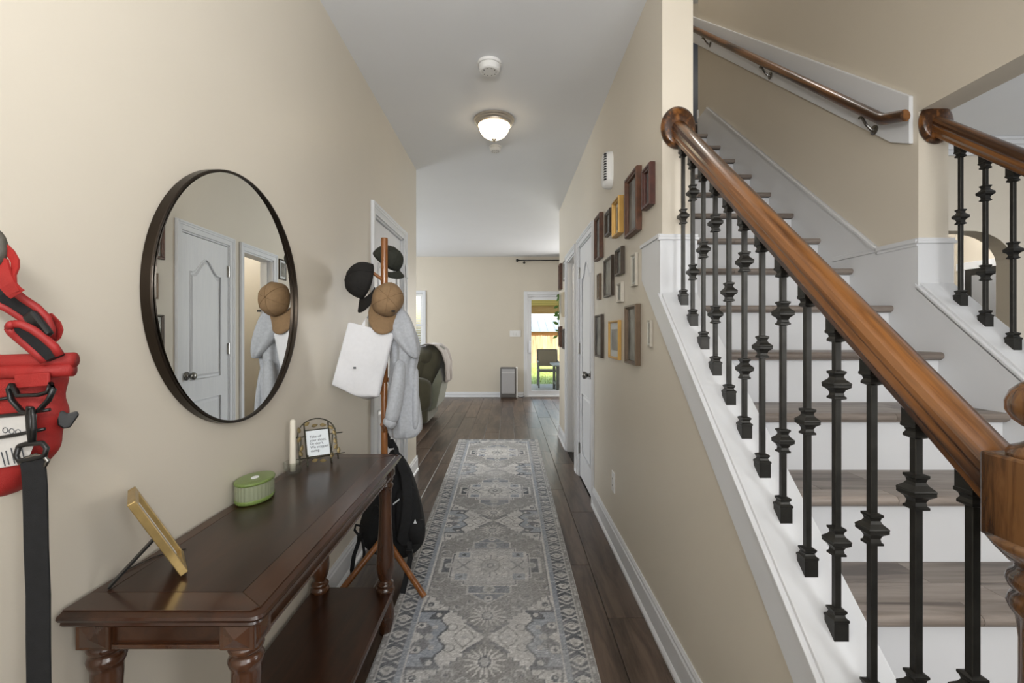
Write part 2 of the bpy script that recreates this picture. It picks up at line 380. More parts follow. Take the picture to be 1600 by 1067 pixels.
# casings
def casing(b, x, d, a, c, h, w=CW):
    """door casing on a wall plane X=x facing direction d, opening a..c, height h: stepped profile, mitred look"""
    for t, i0, i1 in ((0.012, 0.0, w), (0.018, w*0.55, w-0.0012), (0.022, w*0.75, w*0.97)):
        x0, x1 = sorted((x, x+d*t))
        b.box(x0, x1, a-i1, a-i0, 0, h+i1); b.box(x0, x1, c+i0, c+i1, 0, h+i1); b.box(x0, x1, a-i0, c+i0, h+i0, h+i1)
def door_leaf(parent, x, d, a, c, h):
    """two panel door with an arched upper panel; face at x, facing d"""
    th = 0.035; x0, x1 = sorted((x, x-d*th))
    # leaf is a slab whose panels are sunk: frame of stiles and rails + sunk panels
    W = c-a; st = 0.115*W/0.7
    p0, p1 = a+st, c-st
    zl0, zl1 = 0.22, 0.74; zu0 = 0.90; zs, zc = h-0.27, h-0.155
    lf = MB()
    lf.box(x0,x1,a,p0,0.012,h); lf.box(x0,x1,p1,c,0.012,h)
    lf.box(x0,x1,p0,p1,0.012,zl0); lf.box(x0,x1,p0,p1,zl1,zu0)
    n = 14; mid = (p0+p1)/2; hw = (p1-p0)/2
    def top(y):
        t = abs(y-mid)/hw
        return zs+(zc-zs)*(0.5+0.5*math.cos(math.pi*min(1, t/0.85))) if t < 0.85 else zs
    ys = [p0+(p1-p0)*k/n for k in range(n+1)]
    for ya, yb in zip(ys[:-1], ys[1:]): lf.prism([(ya,top(ya)),(yb,top(yb)),(yb,h),(ya,h)], 'x', x0, x1)
    leaf = lf.build('leaf', DOORW, parent)
    def panel(outline, inner):
        b = MB(); xs = x-d*0.011; xm = x-d*0.002
        sides = [[(xs,y,z) for y, z in outline], [(xs,y,z) for y, z in inner(0.018)], [(xm,y,z) for y, z in inner(0.034)]]
        b.rings([[(x-d*0.02,y,z) for y, z in outline]]+sides)
        b.build('panel', DOORW, leaf)
    # quarter mould around panel edge
    panel([(p0,zl0),(p1,zl0),(p1,zl1),(p0,zl1)], lambda t: [(p0+t,zl0+t),(p1-t,zl0+t),(p1-t,zl1-t),(p0+t,zl1-t)])
    up = [(p0,zu0),(p1,zu0)]+[(y,top(y)) for y in ys[::-1]]
    panel(up, lambda t: [(p0+t,zu0+t),(p1-t,zu0+t)]+[(mid+(y-mid)*(hw-t)/hw, top(y)-t) for y in ys[::-1]])
    for ol in ([(p0,zl0),(p1,zl0),(p1,zl1),(p0,zl1),(p0,zl0)], up+[up[0]]):
        MB().tube([(x-d*0.001,y,z) for y, z in ol], 0.006, 6, up=(1,0,0)).build('moulding', DOORW, leaf, smooth=True)
    return leaf
def knob(parent, x, d, y, z, m):
    k = MB(); k.lathe([(0.033,0),(0.033,d*0.006),(0.014,d*0.010),(0.011,d*0.03),(0.022,d*0.036),(0.029,d*0.048),(0.028,d*0.06),(0.018,d*0.068),(0.002,d*0.07)], (x,y,z), 'x', 20)
    return k.build('knob', m, parent, smooth=True)
def hinge(parent, x, d, y, z, m):
    b = MB(); b.box(*sorted((x, x+d*0.003)), y-0.016, y+0.016, z-0.045, z+0.045)
    b.lathe([(0.006,-0.05),(0.007,-0.046),(0.007,0.046),(0.006,0.05)], (x+d*0.007,y,z), 'z', 10)
    return b.build('hinge', m, parent)
# left door
dl = empty('door_1', (XL, sum(D1)/2, 0)); struct(dl, 'white panelled door in the left wall behind the coat rack', 'door')
b = MB(); casing(b, XL, 1, D1[0], D1[1], D1H); b.build('casing', TRIM, dl, bevel=0.002)
b = MB(); b.box(XL-PT, XL, D1[0]-.001, D1[0]+.012, 0, D1H).box(XL-PT, XL, D1[1]-.012, D1[1]+.001, 0, D1H).box(XL-PT, XL, D1[0], D1[1], D1H-.012, D1H+.001); b.build('jamb', TRIM, dl)
door_leaf(dl, XL-0.016, 1, D1[0]+.015, D1[1]-.015, D1H-.015)
for z in (1.78, 1.1, 0.25): hinge(dl, XL-0.016, 1, D1[0]+.02, z, DNICK)
knob(dl, XL-.016, 1, D1[1]-.08, 0.93, DNICK)
B(XL+.016, XL+.03, D1[1]+.02, D1[1]+.055, 1.70, 1.80).build('latch_box', WPLAST, dl, bevel=.003, label='small white latch on the door casing')
# right door
dr = empty('door_2', (XR, sum(D2)/2, 0)); struct(dr, 'closed white arched panel door in the right hall wall', 'door')
b = MB(); casing(b, XR, -1, D2[0], D2[1], D1H); b.build('casing', TRIM, dr, bevel=0.002)
b = MB(); b.box(XR, XI, D2[0]-.001, D2[0]+.012, 0, D1H).box(XR, XI, D2[1]-.012, D2[1]+.001, 0, D1H).box(XR, XI, D2[0], D2[1], D1H-.012, D1H+.001); b.build('jamb', TRIM, dr)
door_leaf(dr, XR+0.004, -1, D2[0]+.014, D2[1]-.014, D1H-.016)
for z in (1.78, 1.12, 0.25): hinge(dr, XR+0.002, -1, D2[1]-.012, z, CHROME)
knob(dr, XR+.004, -1, D2[0]+.07, 0.935, DNICK)
# open doorway to the bathroom
do = empty('door_4', (XR, sum(D3)/2, 0)); struct(do, 'white cased open doorway to the bathroom', 'doorway')
b = MB(); casing(b, XR, -1, D3[0], D3[1], D1H); b.build('casing', TRIM, do, bevel=0.002)
b = MB(); b.box(XR-.001, XI+.001, D3[0]-.001, D3[0]+.014, 0, D1H).box(XR-.001, XI+.001, D3[1]-.014, D3[1]+.001, 0, D1H).box(XR-.001, XI+.001, D3[0], D3[1], D1H-.014, D1H+.001)
b.box(XR+.05, XR+.062, D3[0]+.014, D3[0]+.026, 0, D1H-.014).box(XR+.05, XR+.062, D3[1]-.026, D3[1]-.014, 0, D1H-.014); b.build('jamb', TRIM, do)

# far sliding glass door
sd = empty('door_5', ((SD[0]+SD[1])/2, YF, 0)); struct(sd, 'white framed sliding glass patio door in the far wall', 'door')
VINYL = mat('white_vinyl', rgb(226,228,232), 0.3)
b = MB(); w_ = 0.065
b.box(SD[0]-w_, SD[0], YF-.02, YF, 0, SD[2]+w_).box(SD[1], SD[1]+w_, YF-.02, YF, 0, SD[2]+w_).box(SD[0], SD[1], YF-.02, YF, SD[2], SD[2]+w_); b.build('casing', TRIM, sd, bevel=.004)
b = MB(); b.box(SD[0], SD[0]+.03, YF, YF+.14, 0, SD[2]).box(SD[1]-.03, SD[1], YF, YF+.14, 0, SD[2]).box(SD[0]+.03, SD[1]-.03, YF, YF+.14, SD[2]-.03, SD[2]).box(SD[0]+.03, SD[1]-.03, YF, YF+.14, 0, .03); b.build('frame', VINYL, sd)
mx = (SD[0]+SD[1])/2
for (a, c, yy) in ((SD[0]+.03, mx+.03, YF+.03), (mx-.03, SD[1]-.03, YF+.08)):
    b = MB(); s_ = .055
    b.box(a, a+s_, yy, yy+.035, .03, SD[2]-.03).box(c-s_, c, yy, yy+.035, .03, SD[2]-.03).box(a+s_, c-s_, yy, yy+.035, .03, .12).box(a+s_, c-s_, yy, yy+.035, SD[2]-.10, SD[2]-.03)
    sash = b.build('sash', VINYL, sd)
    B(a+s_, c-s_, yy+.015, yy+.019, .12, SD[2]-.10).build('pane', CLEAR, sash)
b = MB(); b.tube([(SD[0]+.058, YF+.03, 0.86),(SD[0]+.058, YF-.012, 0.88),(SD[0]+.058, YF-.012, 1.08),(SD[0]+.058, YF+.03, 1.10)], 0.009, 8, up=(1,0,0)); b.build('handle', VINYL, sd, smooth=True)
# far window with blind
wi = empty('window_1', ((FW[0]+FW[1])/2, YF, FW[2])); struct(wi, 'white framed window with a horizontal blind at the left of the far wall', 'window')
b = MB(); b.box(FW[0]-.065, FW[0], YF-.02, YF, FW[2]-.065, FW[3]+.065).box(FW[1], FW[1]+.065, YF-.02, YF, FW[2]-.065, FW[3]+.065).box(FW[0], FW[1], YF-.02, YF, FW[3], FW[3]+.065).box(FW[0]-.08, FW[1]+.08, YF-.05, YF, FW[2]-.02, FW[2]+.005); b.build('casing', TRIM, wi, bevel=.004)
b = MB(); m_ = (FW[2]+FW[3])/2
b.box(FW[0], FW[0]+.045, YF+.06, YF+.12, FW[2], FW[3]).box(FW[1]-.045, FW[1], YF+.06, YF+.12, FW[2], FW[3]).box(FW[0], FW[1], YF+.06, YF+.12, FW[2], FW[2]+.045).box(FW[0], FW[1], YF+.06, YF+.12, FW[3]-.045, FW[3]).box(FW[0], FW[1], YF+.05, YF+.11, m_-.02, m_+.02); b.build('sash', VINYL, wi)
B(FW[0]+.045, FW[1]-.045, YF+.088, YF+.092, FW[2]+.045, FW[3]-.045).build('pane', CLEAR, wi)
b = MB().box(FW[0]+.01, FW[1]-.01, YF+.012, YF+.05, FW[3]-.05, FW[3]-.005); b.build('head_rail', WPLAST, wi)
slat = None
for k in range(24):
    z = FW[3]-.075-k*0.048
    if z < FW[2]+.02: break
    if slat is None:
        q = MB().prism([(YF+.012,z-.004),(YF+.052,z+.004),(YF+.052,z+.006),(YF+.012,z-.002)], 'x', FW[0]+.015, FW[1]-.015); slat = q.build('slat', WPLAST, wi); zz = z
    else:
        o = slat.copy(); COL.objects.link(o); o.parent = wi; o.location = (0,0,z-zz)

# ---- white trim of the stair sides
def cap_trim(name, label, xa, xb, yb):
    """sloped cap over a knee wall between xa..xb, out = side of the hanging skirt board (-1 left)"""
    t = empty(name, ((xa+xb)/2, y0, 0)); struct(t, label, 'trim')
    ya = y0
    b = MB()
    for x0, x1, top, bot in ((xa-.004, xb+.010, 0.0, 0.022), (xa-.016, xb+.014, 0.012, 0.024), (xa-.012, xb+.012, 0.024, 0.036)):
        b.prism([(ya,CZ(ya)-bot),(yb,CZ(yb)-bot),(yb,CZ(yb)-top),(ya,CZ(ya)-top)], 'x', x0, x1)
    b.build('cap', TRIM, t, bevel=.002)
    return t
ct = cap_trim('trim_1', 'white sloped cap and skirt board under the left balusters', XR-.002, XI, YP)
# hanging skirt board on the hall side, carried on along the wall past the pillar
b = MB().prism([(y0, CZ(y0)-.03),(YP, CZ(YP)-.03),(YP,1.64),(2.15,1.64),(2.15,CZ(2.15)-.15),(y0, CZ(y0)-.15)], 'x', XR-.012, XR+.001)
b.build('skirt_board', TRIM, ct, bevel=.001)
MB().prism([(YP-.008,1.64),(2.16,1.64),(2.16,1.655),(YP-.008,1.655)], 'x', XR-.018, XR).build('skirt_cap', TRIM, ct)
B(XR-.012, XI+.012, YP-.012, YP, CZ(YP)-.03, 1.64).build('pillar_panel', TRIM, ct)
b = MB(); b.box(XR-.020, XI+.02, YP-.020, YP, 1.628, 1.640).box(XR-.016, XI+.016, YP-.016, YP, 1.640, 1.652); b.build('pillar_cap', TRIM, ct, bevel=.002)
MB().prism([(y0, max(0,CZ(y0)-.5)),(YP, 0.6),(YP,CZ(YP)-.02),(y0, CZ(y0)-.02)], 'x', XI, XI+.010).build('inner_panel', TRIM, ct)
ct2 = cap_trim('trim_2', 'white sloped cap under the right balusters', XS, XS+PT, YPR)
B(XS-.012, XS+PT+.012, YPR-.012, YPR, CZ(YPR)-.03, 1.63).build('pillar_panel', TRIM, ct2)
B(XS+PT, XS+PT+.012, YPR, YPR+.5, CZ(YPR)-.9, 1.63).build('side_panel', TRIM, ct2)
b = MB(); b.box(XS-.018, XS+PT+.020, YPR-.020, YPR+.5, 1.624, 1.636).box(XS-.014, XS+PT+.016, YPR-.016, YPR+.5, 1.636, 1.648)
b.build('pillar_cap', TRIM, ct2, bevel=.002)
# skirt on stair wall
SK = lambda y: 1.642+0.83*(y-2.151)
sk = empty('trim_3', (XS, 3, 1.6)); struct(sk, 'white sloped skirt board with moulded top along the stair wall', 'trim')
MB().prism([(YPR,0.9),(2.3,0.9),(4.2,2.9),(4.2,SK(4.0)-.01),(4.0,SK(4.0)),(2.151,1.642),(YPR,1.642)], 'x', XS-.012, XS).build('skirt_board', TRIM, sk)
b = MB()
for t_, a_ in ((.022,.0),(.016,.014)):
    b.prism([(2.151,1.642-a_-.014),(4.0,SK(4.0)-a_-.014),(4.0,SK(4.0)-a_),(2.151,1.642-a_)], 'x', XS-t_, XS)
    b.prism([(YPR-.01,1.642-a_-.014),(2.155,1.642-a_-.014),(2.155,1.642-a_),(YPR-.01,1.642-a_)], 'x', XS-t_, XS)
b.build('skirt_cap', TRIM, sk)
MB().box(XS-.012, XS+.0, 4.2, 4.22, 3.15, 3.25).box(1.9, 3.5, 6.186, 6.2, 3.15, 3.25).build('landing_baseboard', TRIM, sk)
MB().prism([(y0, 0),(YPR, 0.6),(YPR,CZ(YPR)-.03),(y0, CZ(y0)-.03)], 'x', XS-.012, XS).build('inner_panel', TRIM, ct2)
# ================================================================ STAIRCASE
RIS, TRD = 0.1966, 0.2405
NY = lambda k: 1.82+TRD*(k-6)
stair = empty('staircase', ((XI+XS)/2, NY(1), 0)); tag(stair, 'straight staircase with grey-brown plank treads and white risers', 'staircase')
for k in range(1, 17):
    y, z = NY(k), RIS*k
    MB().box(XI+.001, XS-.001, y+.026, y+.042, z-RIS, z-.031).build('riser', TRIM, stair)
    yb = NY(k+1)+.03
    tr = MB().box(XI+.001, XS-.001, y+.012, yb, z-.030, z-.006).build('tread', TREADW, stair)
    # nosing boards: rounded front, split at a seam
    rn = random.Random(k); sx = XI+.25+rn.random()*.5
    for a, c in ((XI+.001, sx), (sx, XS-.001)):
        prof = [(y+.062,z-.006),(y+.062,z)]+[(y+.014-.014*math.sin(t), z-.014+.014*math.cos(t)) for t in [math.pi*i/8 for i in range(9)]]+[(y+.014,z-.030),(y+.030,z-.030),(y+.030,z-.006)]
        sharp(MB().prism(prof, 'x', a+.0006, c-.0006).build('nosing', TREADW, tr))
    if k < 12:
        rows = [(y+.063, y+.152), (y+.153, yb)]
        for r, (a_, c_) in enumerate(rows):
            sx = XI+.12+rn.random()*.7
            for a, c in ((XI+.001, sx), (sx, XS-.001)): MB().box(a+.0006, c-.0006, a_, c_, z-.006, z-.0003).build('plank', TREADW, tr)
    else: MB().box(XI+.001, XS-.001, y+.063, yb, z-.006, z-.0003).build('plank', TREADW, tr)

# ---- balustrades
RB = lambda y: 1.985+0.82*(y-1.838)      # underside of the handrail
def sq(prof, c): return MB().lathe(prof, c, 'z', 4, math.pi/4)
R2 = math.sqrt(2)
KN = [(.0072,-.030),(.0125,-.028),(.0125,-.024),(.0100,-.022),(.0090,-.016),(.0115,-.010),(.0185,-.004),(.0185,.001),(.0190,.003),(.0185,.005),(.0115,.012),(.0090,.017),(.0100,.022),(.0125,.025),(.0125,.029),(.0072,.031)]
SH = [(.0150,-.03),(.0150,.022),(.0162,.023),(.0162,.028),(.0120,.031),(.0105,.036),(.0135,.041),(.0135,.045),(.0072,.048)]
def baluster(parent, x, y, double, lower=True):
    z0, z1 = CZ(y), RB(y)
    b = B(x-.0064, x+.0064, y-.0064, y+.0064, z0-.005, z1+.02).build('baluster', IRON, parent, bevel=.001, seg=1)
    ks = (z0+.187, z1-.133) if double else (z0+.335,)
    for kz in ks: sq([(r*R2, h) for r, h in KN], (x, y, kz)).build('knuckle', IRON, b)
    sq([(r*R2, h) for r, h in SH], (x, y, z0+.002)).build('shoe', IRON, b)
    sq([(r*R2*.92, -h) for r, h in SH][::-1], (x, y, z1+.004)).build('collar', IRON, b)
def rail_profile():
    return [(-.017,0),(.017,0),(.020,.004),(.020,.013),(.026,.019),(.031,.026),(.031,.034),(.0285,.041),(.031,.047),(.030,.056),(.024,.066),(.013,.0725),(0,.0745),(-.013,.0725),(-.024,.066),(-.030,.056),(-.031,.047),(-.0285,.041),(-.031,.034),(-.031,.026),(-.026,.019),(-.020,.013),(-.020,.004)]
def handrail(parent, x, ya, yb):
    rr = [[(x+u, y, RB(y)+v*1.18) for u, v in rail_profile()] for y in (ya, yb)]
    return sharp(MB().rings(rr).build('handrail', RAILW, parent), 25)
bl = empty('balustrade', (0.682, 0.60, 0)); tag(bl, 'long left balustrade with oak handrail, black iron balusters and ball topped newel', 'balustrade')
handrail(bl, 0.682, 0.635, YP-.012)
for i in range(13): baluster(bl, 0.682, 1.838-.0956*i, i % 2 == 1)
# rosette on the pillar
def rosette(parent, x, y, z, sx=1.0):
    b = MB()
    b.lathe([(.002,-.0),(.062,-.0),(.070,-.004),(.070,-.010),(.064,-.014),(.066,-.018),(.056,-.024),(.030,-.026),(.001,-.026)][::-1], (x, y, z), 'y', 36, sx=1.22, sy=1.0)
    return b.build('rosette', RAILW, parent, smooth=True)
ro = rosette(bl, .682, YP, RB(YP)+.045)
# newel post
nx, ny = 0.682, 0.590; hb = .046
nw = B(nx-hb, nx+hb, ny-hb, ny+hb, .985, 1.097).build('newel_post', OAKV, bl, bevel=.004)
BALL = [(.002,1.094),(.040,1.094),(.041,1.101),(.037,1.108),(.028,1.112),(.021,1.117),(.0155,1.124),(.017,1.130),(.027,1.136),(.036,1.144),(.0415,1.155),(.042,1.167),(.037,1.181),(.027,1.191),(.012,1.198),(.002,1.199)]
b = MB().lathe(BALL, (nx,ny,0), 'z', 36); b.build('ball_finial', OAKV, nw, smooth=True)
b = MB().lathe([(.062,.990),(.054,.978),(.040,.962),(.033,.957),(.033,.950),(.039,.944),(.0415,.936),(.039,.928),(.034,.923),(.038,.915),(.0405,.906),(.037,.897),(.032,.890),(.029,.86),(.030,.75),(.036,.60),(.046,.45),(.050,.36),(.046,.30),(.040,.27),(.048,.255),(.050,.24),(.045,.22)], (nx,ny,0), 'z', 32); b.build('turned_shaft', OAKV, nw, smooth=True)
B(nx-hb, nx+hb, ny-hb, ny+hb, 0.0, .23).build('newel_base', OAKV, nw, bevel=.004)
br = empty('balustrade', (1.765, 0.60, 0)); tag(br, 'right balustrade beside the dining room arch, oak handrail with three black iron balusters in view', 'balustrade')
handrail(br, 1.765, 0.635, YPR-.012)
for i in range(13): baluster(br, 1.765, 1.835-.0956*i, i % 2 == 1)
rosette(br, 1.765, YPR, RB(YPR)+.045)
n2 = B(1.765-hb, 1.765+hb, ny-hb, ny+hb, 0, 1.09).build('newel_post', OAKV, br, bevel=.004)
MB().lathe(BALL, (1.765,ny,0), 'z', 24).build('ball_finial', OAKV, n2, smooth=True)

# ---- wall handrail with white backing board
wh = empty('wall_handrail', (XS, 1.97, 2.0)); tag(wh, 'oak handrail on a white backing board high on the stair wall', 'handrail')
BT = lambda y: 2.25+.816*(y-1.974)
MB().prism([(1.974,2.05),(2.07,BT(2.07)-.235),(4.5,BT(4.5)-.235),(4.5,BT(4.5)),(1.974,2.25)], 'x', XS-.018, XS).build('backing_board', TRIM, wh, bevel=.002)
rz = lambda y: 2.150+.815*(y-1.94)
hx = XS-.075
prof = [(math.cos(t)*.021, math.sin(t)*.024) for t in [2*math.pi*i/16 for i in range(16)]]
rr = []
for y, z, q in ((1.925,2.146,.2),(2.030,2.178,.3),(2.055,2.192,1),(4.5,4.236,1)):
    rr.append([(hx+u, y, z+v*(1+.25*q)) for u, v in prof])
sharp(MB().rings(rr).build('rail', RAILW, wh), 40)
for y in (2.16, 3.02, 3.92):
    z = 2.185+.838*(y-2.05)-.030
    b = MB(); b.lathe([(.002,0),(.022,0),(.022,-.004),(.010,-.008)][::-1], (XS-.018,y,z-.06), 'x', 14)
    b.tube([(XS-.02,y,z-.06),(XS-.035,y,z-.058),(XS-.058,y,z-.035),(hx,y,z-.004)], .006, 8, up=(0,1,0)); b.box(hx-.010,hx+.010,y-.012,y+.012,z-.006,z+.004); b.build('bracket', DNICK, wh)
# door on the landing
dn = empty('door_6', (1.4, 6.2, 3.15)); struct(dn, 'dark navy door at the head of the stairs', 'door')
MB().box(2.30,2.62,6.16,6.195,3.15,5.32).build('leaf', mat('navy_paint', rgb(42,52,70), .4), dn)
MB().box(2.24,2.30,6.15,6.2,3.15,5.38).box(2.30,3.0,6.15,6.2,5.32,5.38).build('casing', TRIM, dn)

# ================================================================ RUNNER RUG
def rug():
    ya, yb = 0.75, 5.505; nu, nv = 150, 840
    def edges(y):
        t = (y-1.684)/(5.51-1.684)
        return -.512-.072*t, .330+.008*t
    yy = np.linspace(ya, yb, nv+1)[:, None]; uu = np.linspace(-1, 1, nu+1)[None, :]
    l = -.512-.072*(yy-1.684)/3.826; r = .330+.008*(yy-1.684)/3.826
    X = l+(uu+1)/2*(r-l); Y = np.broadcast_to(yy, X.shape)
    # knot-stepped coordinates in metres (rug half width 0.43)
    q = .0065
    Ub = np.round(np.abs(uu)*.43/q)*q*np.ones_like(Y); U = np.round(np.abs(uu)*.43*1.139/q)*q*np.ones_like(Y); S = np.sign(uu)*np.ones_like(Y)
    per = 1.19; vv = Y-2.520; V = vv-np.round(vv/per)*per; cell = np.round(vv/per)
    Vq = np.round(V/q)*q; AV = np.abs(Vq)
    rng = np.random.RandomState(3)
    bone = np.array([178,177,175.]); lg = np.array([158,158,158.]); gr = np.array([126,125,124.]); dk = np.array([74,77,82.]); bl_ = np.array([132,138,148.]); mid = np.array([104,105,108.])
    C = np.empty(X.shape+(3,)); C[:] = bone
    def put(m, c): C[m] = c
    def h2(a, b, s=1.0):
        v = np.sin(a*127.1*s+b*311.7*s)*43758.5453; return v-np.floor(v)
    # dark field hexagon around each medallion with stepped flanks
    bound = np.where(AV < .27, .345, np.where(AV < .57, .345-(AV-.27)*1.10, -.1))
    bound = np.round(bound/.026)*.026
    tip = (AV > .50) & (U < (.60-AV)*1.15)
    field = (U < bound) | tip
    put(field, gr)
    put(field & ((U > bound-.012) & (bound > 0)), mid)
    # spandrels at the joints
    D = .6-AV
    wavy = .205+.018*np.cos(D*48)
    sp = (U > wavy) & (D < .185) & ~field
    put(sp, bl_); put((U > wavy) & (U < wavy+.012) & (D < .185) & ~field, dk); put((np.abs(D-.185) < .008) & (U > .20) & ~field, dk)
    put(sp & (U > wavy+.008) & (U < wavy+.065) & (D > .125), dk); put(sp & (np.hypot(U-.245, D-.155) < .013), bone)
    put(sp & (U > .275+.02*np.cos(D*60)) & (D < .112), mid); put(sp & (np.hypot(U-.318, D-.083) < .022), bone); put(sp & (np.hypot(U-.318, D-.083) < .011), dk)
    put(sp & (U > .285) & (D < .062) & (U-.285 > D*1.35), bone)
    put(sp & (np.hypot(U-.27, D-.0) < .024), lg); put(sp & (np.hypot(U-.25, D-.07) < .014), lg)
    # joint ornaments on bone ground
    put(~field & ~sp & (U < .20) & (np.abs(np.abs(U-.105)+D*.8-.058) < .005), gr)
    put(~field & ~sp & (U < .20) & (np.hypot(U-.105, D) < .018), lg)
    put(~field & ~sp & (np.abs(np.hypot(U-.168, (D-.07))-.024) < .004), gr)
    put(~field & ~sp & (np.abs(U-.335+.16*(D-.2)) < .005) & (D > .19) & (D < .32), mid)
    put(~field & ~sp & (np.abs(np.hypot(U-.30, D-.235)-.011) < .005), dk)
    put(~field & ~sp & (np.abs(D-.215-.02*np.sin(U*40)) < .004) & (U > .2), gr)
    # central medallion
    def box(u0, v0): return np.maximum(U-u0, AV-v0)
    sd = np.minimum(box(.235,.120), box(.150,.190))          # stepped cross, distance to its edge
    dlobe = np.minimum(box(.300,.075), np.minimum(box(.120,.275), (U+(AV-.275)*1.3-.105)/1.3+(AV < .275)*9))
    put(field & (dlobe < 0) & (AV > .19), bl_*.80); put(field & (np.abs(dlobe) < .007) & (AV < .36), bone*.93)
    put((box(.290,.075) < 0), dk); put((np.abs(box(.295,.080)) < .006) & (U > .24), bone*.95)
    put(sd < .012, bone); put(sd < .004, dk); put(sd < -.006, lg*1.03)
    put((box(.222,.162) < 0) & (U > .120) & (AV > .074), bone); put((box(.207,.148) < 0) & (U > .134) & (AV > .088), bl_)
    put(np.hypot(U-.170, AV-.118) < .013, dk)
    th = np.arctan2(AV, U); rr = np.hypot(U, Vq*.86)
    flo = rr < .118+.022*np.cos(th*8)
    put(flo, bone); put(flo & (np.abs(np.sin(th*8)) < .20) & (rr > .05) & (rr < .105), mid); put(np.abs(rr-.056) < .005, gr); put((rr < .051), lg); put((rr < .024), mid); put(rr < .011, bone)
    put(np.hypot(U-.250, AV) < .030, lg); put(np.hypot(U-.250, AV) < .012, gr); put((np.abs(np.abs(U-.165)-AV*.8) < .006) & (AV < .05) & (U > .12) & (U < .21), mid)
    put(np.hypot(U, AV-.235) < .034, lg); put(np.hypot(U, AV-.235) < .016, gr); put(np.hypot(U, AV-.315) < .022, bone); put(np.hypot(U, AV-.315) < .010, dk)
    # pendant flowers near the ends of each field
    rp = np.hypot(U*.85, AV-.450); tp = np.arctan2(AV-.450, U)
    put(field & (rp < .055+.028*np.sin(tp*17)), bone); put(field & (np.hypot(U*1.2, AV-.450) < .034), mid); put(field & (np.hypot(U*1.2, AV-.450) < .024), lg)
    # scrolls in the field
    for (a, b_, r0) in ((.20,.30,.035),(.29,.14,.03),(.30,.22,.022),(.155,.385,.022),(.09,.345,.022)):
        put(field & (np.abs(np.hypot(U-a, AV-b_)-r0) < .0045) & (AV > b_-.01), lg); put(field & (np.hypot(U-a-.01, AV-b_+.005) < .010), mid)
    # borders
    U = Ub; bd = U > .303
    put(bd & (U < .311), bone); put((U >= .311) & (U < .330), bl_*.95); put((U >= .327) & (U < .331), dk)
    m1 = (U >= .331) & (U < .404); put(m1, dk*1.0)
    bp = .105; uc = .3675; yo = Y+.5*bp*(S > 0); t = np.abs(((yo/bp) % 1)-.5)*bp; du = np.abs(U-uc)
    hk = np.sin((yo*2*math.pi/bp)*3+du*110*np.where(((yo/bp) % 1) > .5, 1, -1))
    put(m1 & (hk > .58) & (du*.95+t > .029), lg); put(m1 & (hk > .86) & (du*.95+t > .029), bone)
    put(m1 & ((du*.95+t) < .029), mid); put(m1 & ((du*.95+t) < .025), bone*.95); put(m1 & (np.hypot(du, t) < .009), gr)
    put(m1 & (np.abs(U-.401) < .0035), bone*.9)
    m2 = (U >= .404); put(m2, gr*.93); put(m2 & (h2(np.round(Y/.016), S) > .5) & (U > .411) & (U < .419), lg)
    put(U > .4265, bone*.97)
    # end border
    ed = np.minimum(yb-Y, 9); 
    put((ed < .075) & (U < .40), dk*1.1); put((ed < .075) & (np.abs(((X/.095) % 1)-.5)*.095+np.abs(ed-.04) < .02), bone*.93)
    put(ed < .014, bone*.95); put((ed > .075) & (ed < .085), bone)
    # wear: low frequency fading + knot noise
    kn = rng.rand(*X.shape)
    low = np.zeros(X.shape)
    for s_, a_ in ((24, .5), (60, .3), (10, .35)):
        g = rng.rand(int(4.8*s_/4)+3, int(.9*s_/4)+3); gy = (Y-ya)*s_/4; gx = (X-X.min())*s_/4
        iy = np.floor(gy).astype(int); ix = np.floor(gx).astype(int); fy = gy-iy; fx = gx-ix
        iy = np.clip(iy, 0, g.shape[0]-2); ix = np.clip(ix, 0, g.shape[1]-2)
        low += a_*((g[iy,ix]*(1-fx)+g[iy,ix+1]*fx)*(1-fy)+(g[iy+1,ix]*(1-fx)+g[iy+1,ix+1]*fx)*fy)
    low = (low/1.15-.5)
    med = C.mean(axis=2, keepdims=True)
    C = C+(152-C)*np.clip(.24+low[..., None]*1.3, 0, .8)
    C += (kn[..., None]-.5)*22
    C += ((rng.rand(*X.shape)[..., None] > .93)*1.0-(rng.rand(*X.shape)[..., None] > .94)*1.0)*16
    dash = (h2(np.round(Y/.004), np.round(U/.02)*1.7+S) > .93); C[dash] += 18
    C = np.clip((C-128)*1.12+128+26, 0, 255)/255
    lin = np.where(C <= .04045, C/12.92, ((C+.055)/1.055)**2.4)
    # mesh with real thickness and a bound edge
    rs = np.random.RandomState(5)
    Z = .0085+rs.rand(*X.shape)*.0007; Z[:, 0] = Z[:, -1] = .0065; Z[0, :] = Z[-1, :] = .0065
    top = np.stack([X, Y*np.ones_like(X), Z], -1).reshape(-1, 3)
    n = nu+1; idx = np.arange((nv+1)*n).reshape(nv+1, n)
    faces = np.stack([idx[:-1,:-1], idx[:-1,1:], idx[1:,1:], idx[1:,:-1]], -1).reshape(-1, 4)
    rim = list(idx[0,:])+list(idx[1:,-1])+list(idx[-1,-2::-1])+list(idx[-2:0:-1,0])
    nb = len(top); bot = top[rim].copy(); bot[:, 2] = .0005
    fl_ = [(rim[k], nb+k, nb+(k+1)%len(rim), rim[(k+1)%len(rim)]) for k in range(len(rim))]
    o0 = np.array([.0, ya, 0])
    me = bpy.data.meshes.new('runner_rug'); me.from_pydata((np.vstack([top, bot])-o0).tolist(), [], faces.tolist()+fl_)
    ca = me.color_attributes.new('pattern', 'FLOAT_COLOR', 'POINT')
    cc = np.ones((nb+len(rim), 4)); cc[:nb, :3] = lin.reshape(-1, 3); cc[nb:, :3] = .3
    ca.data.foreach_set('color', cc.astype(np.float32).ravel()); me.update()
    m, nt, b = newmat('rug_pile'); a = N(nt, 'ShaderNodeVertexColor'); a.layer_name = 'pattern'
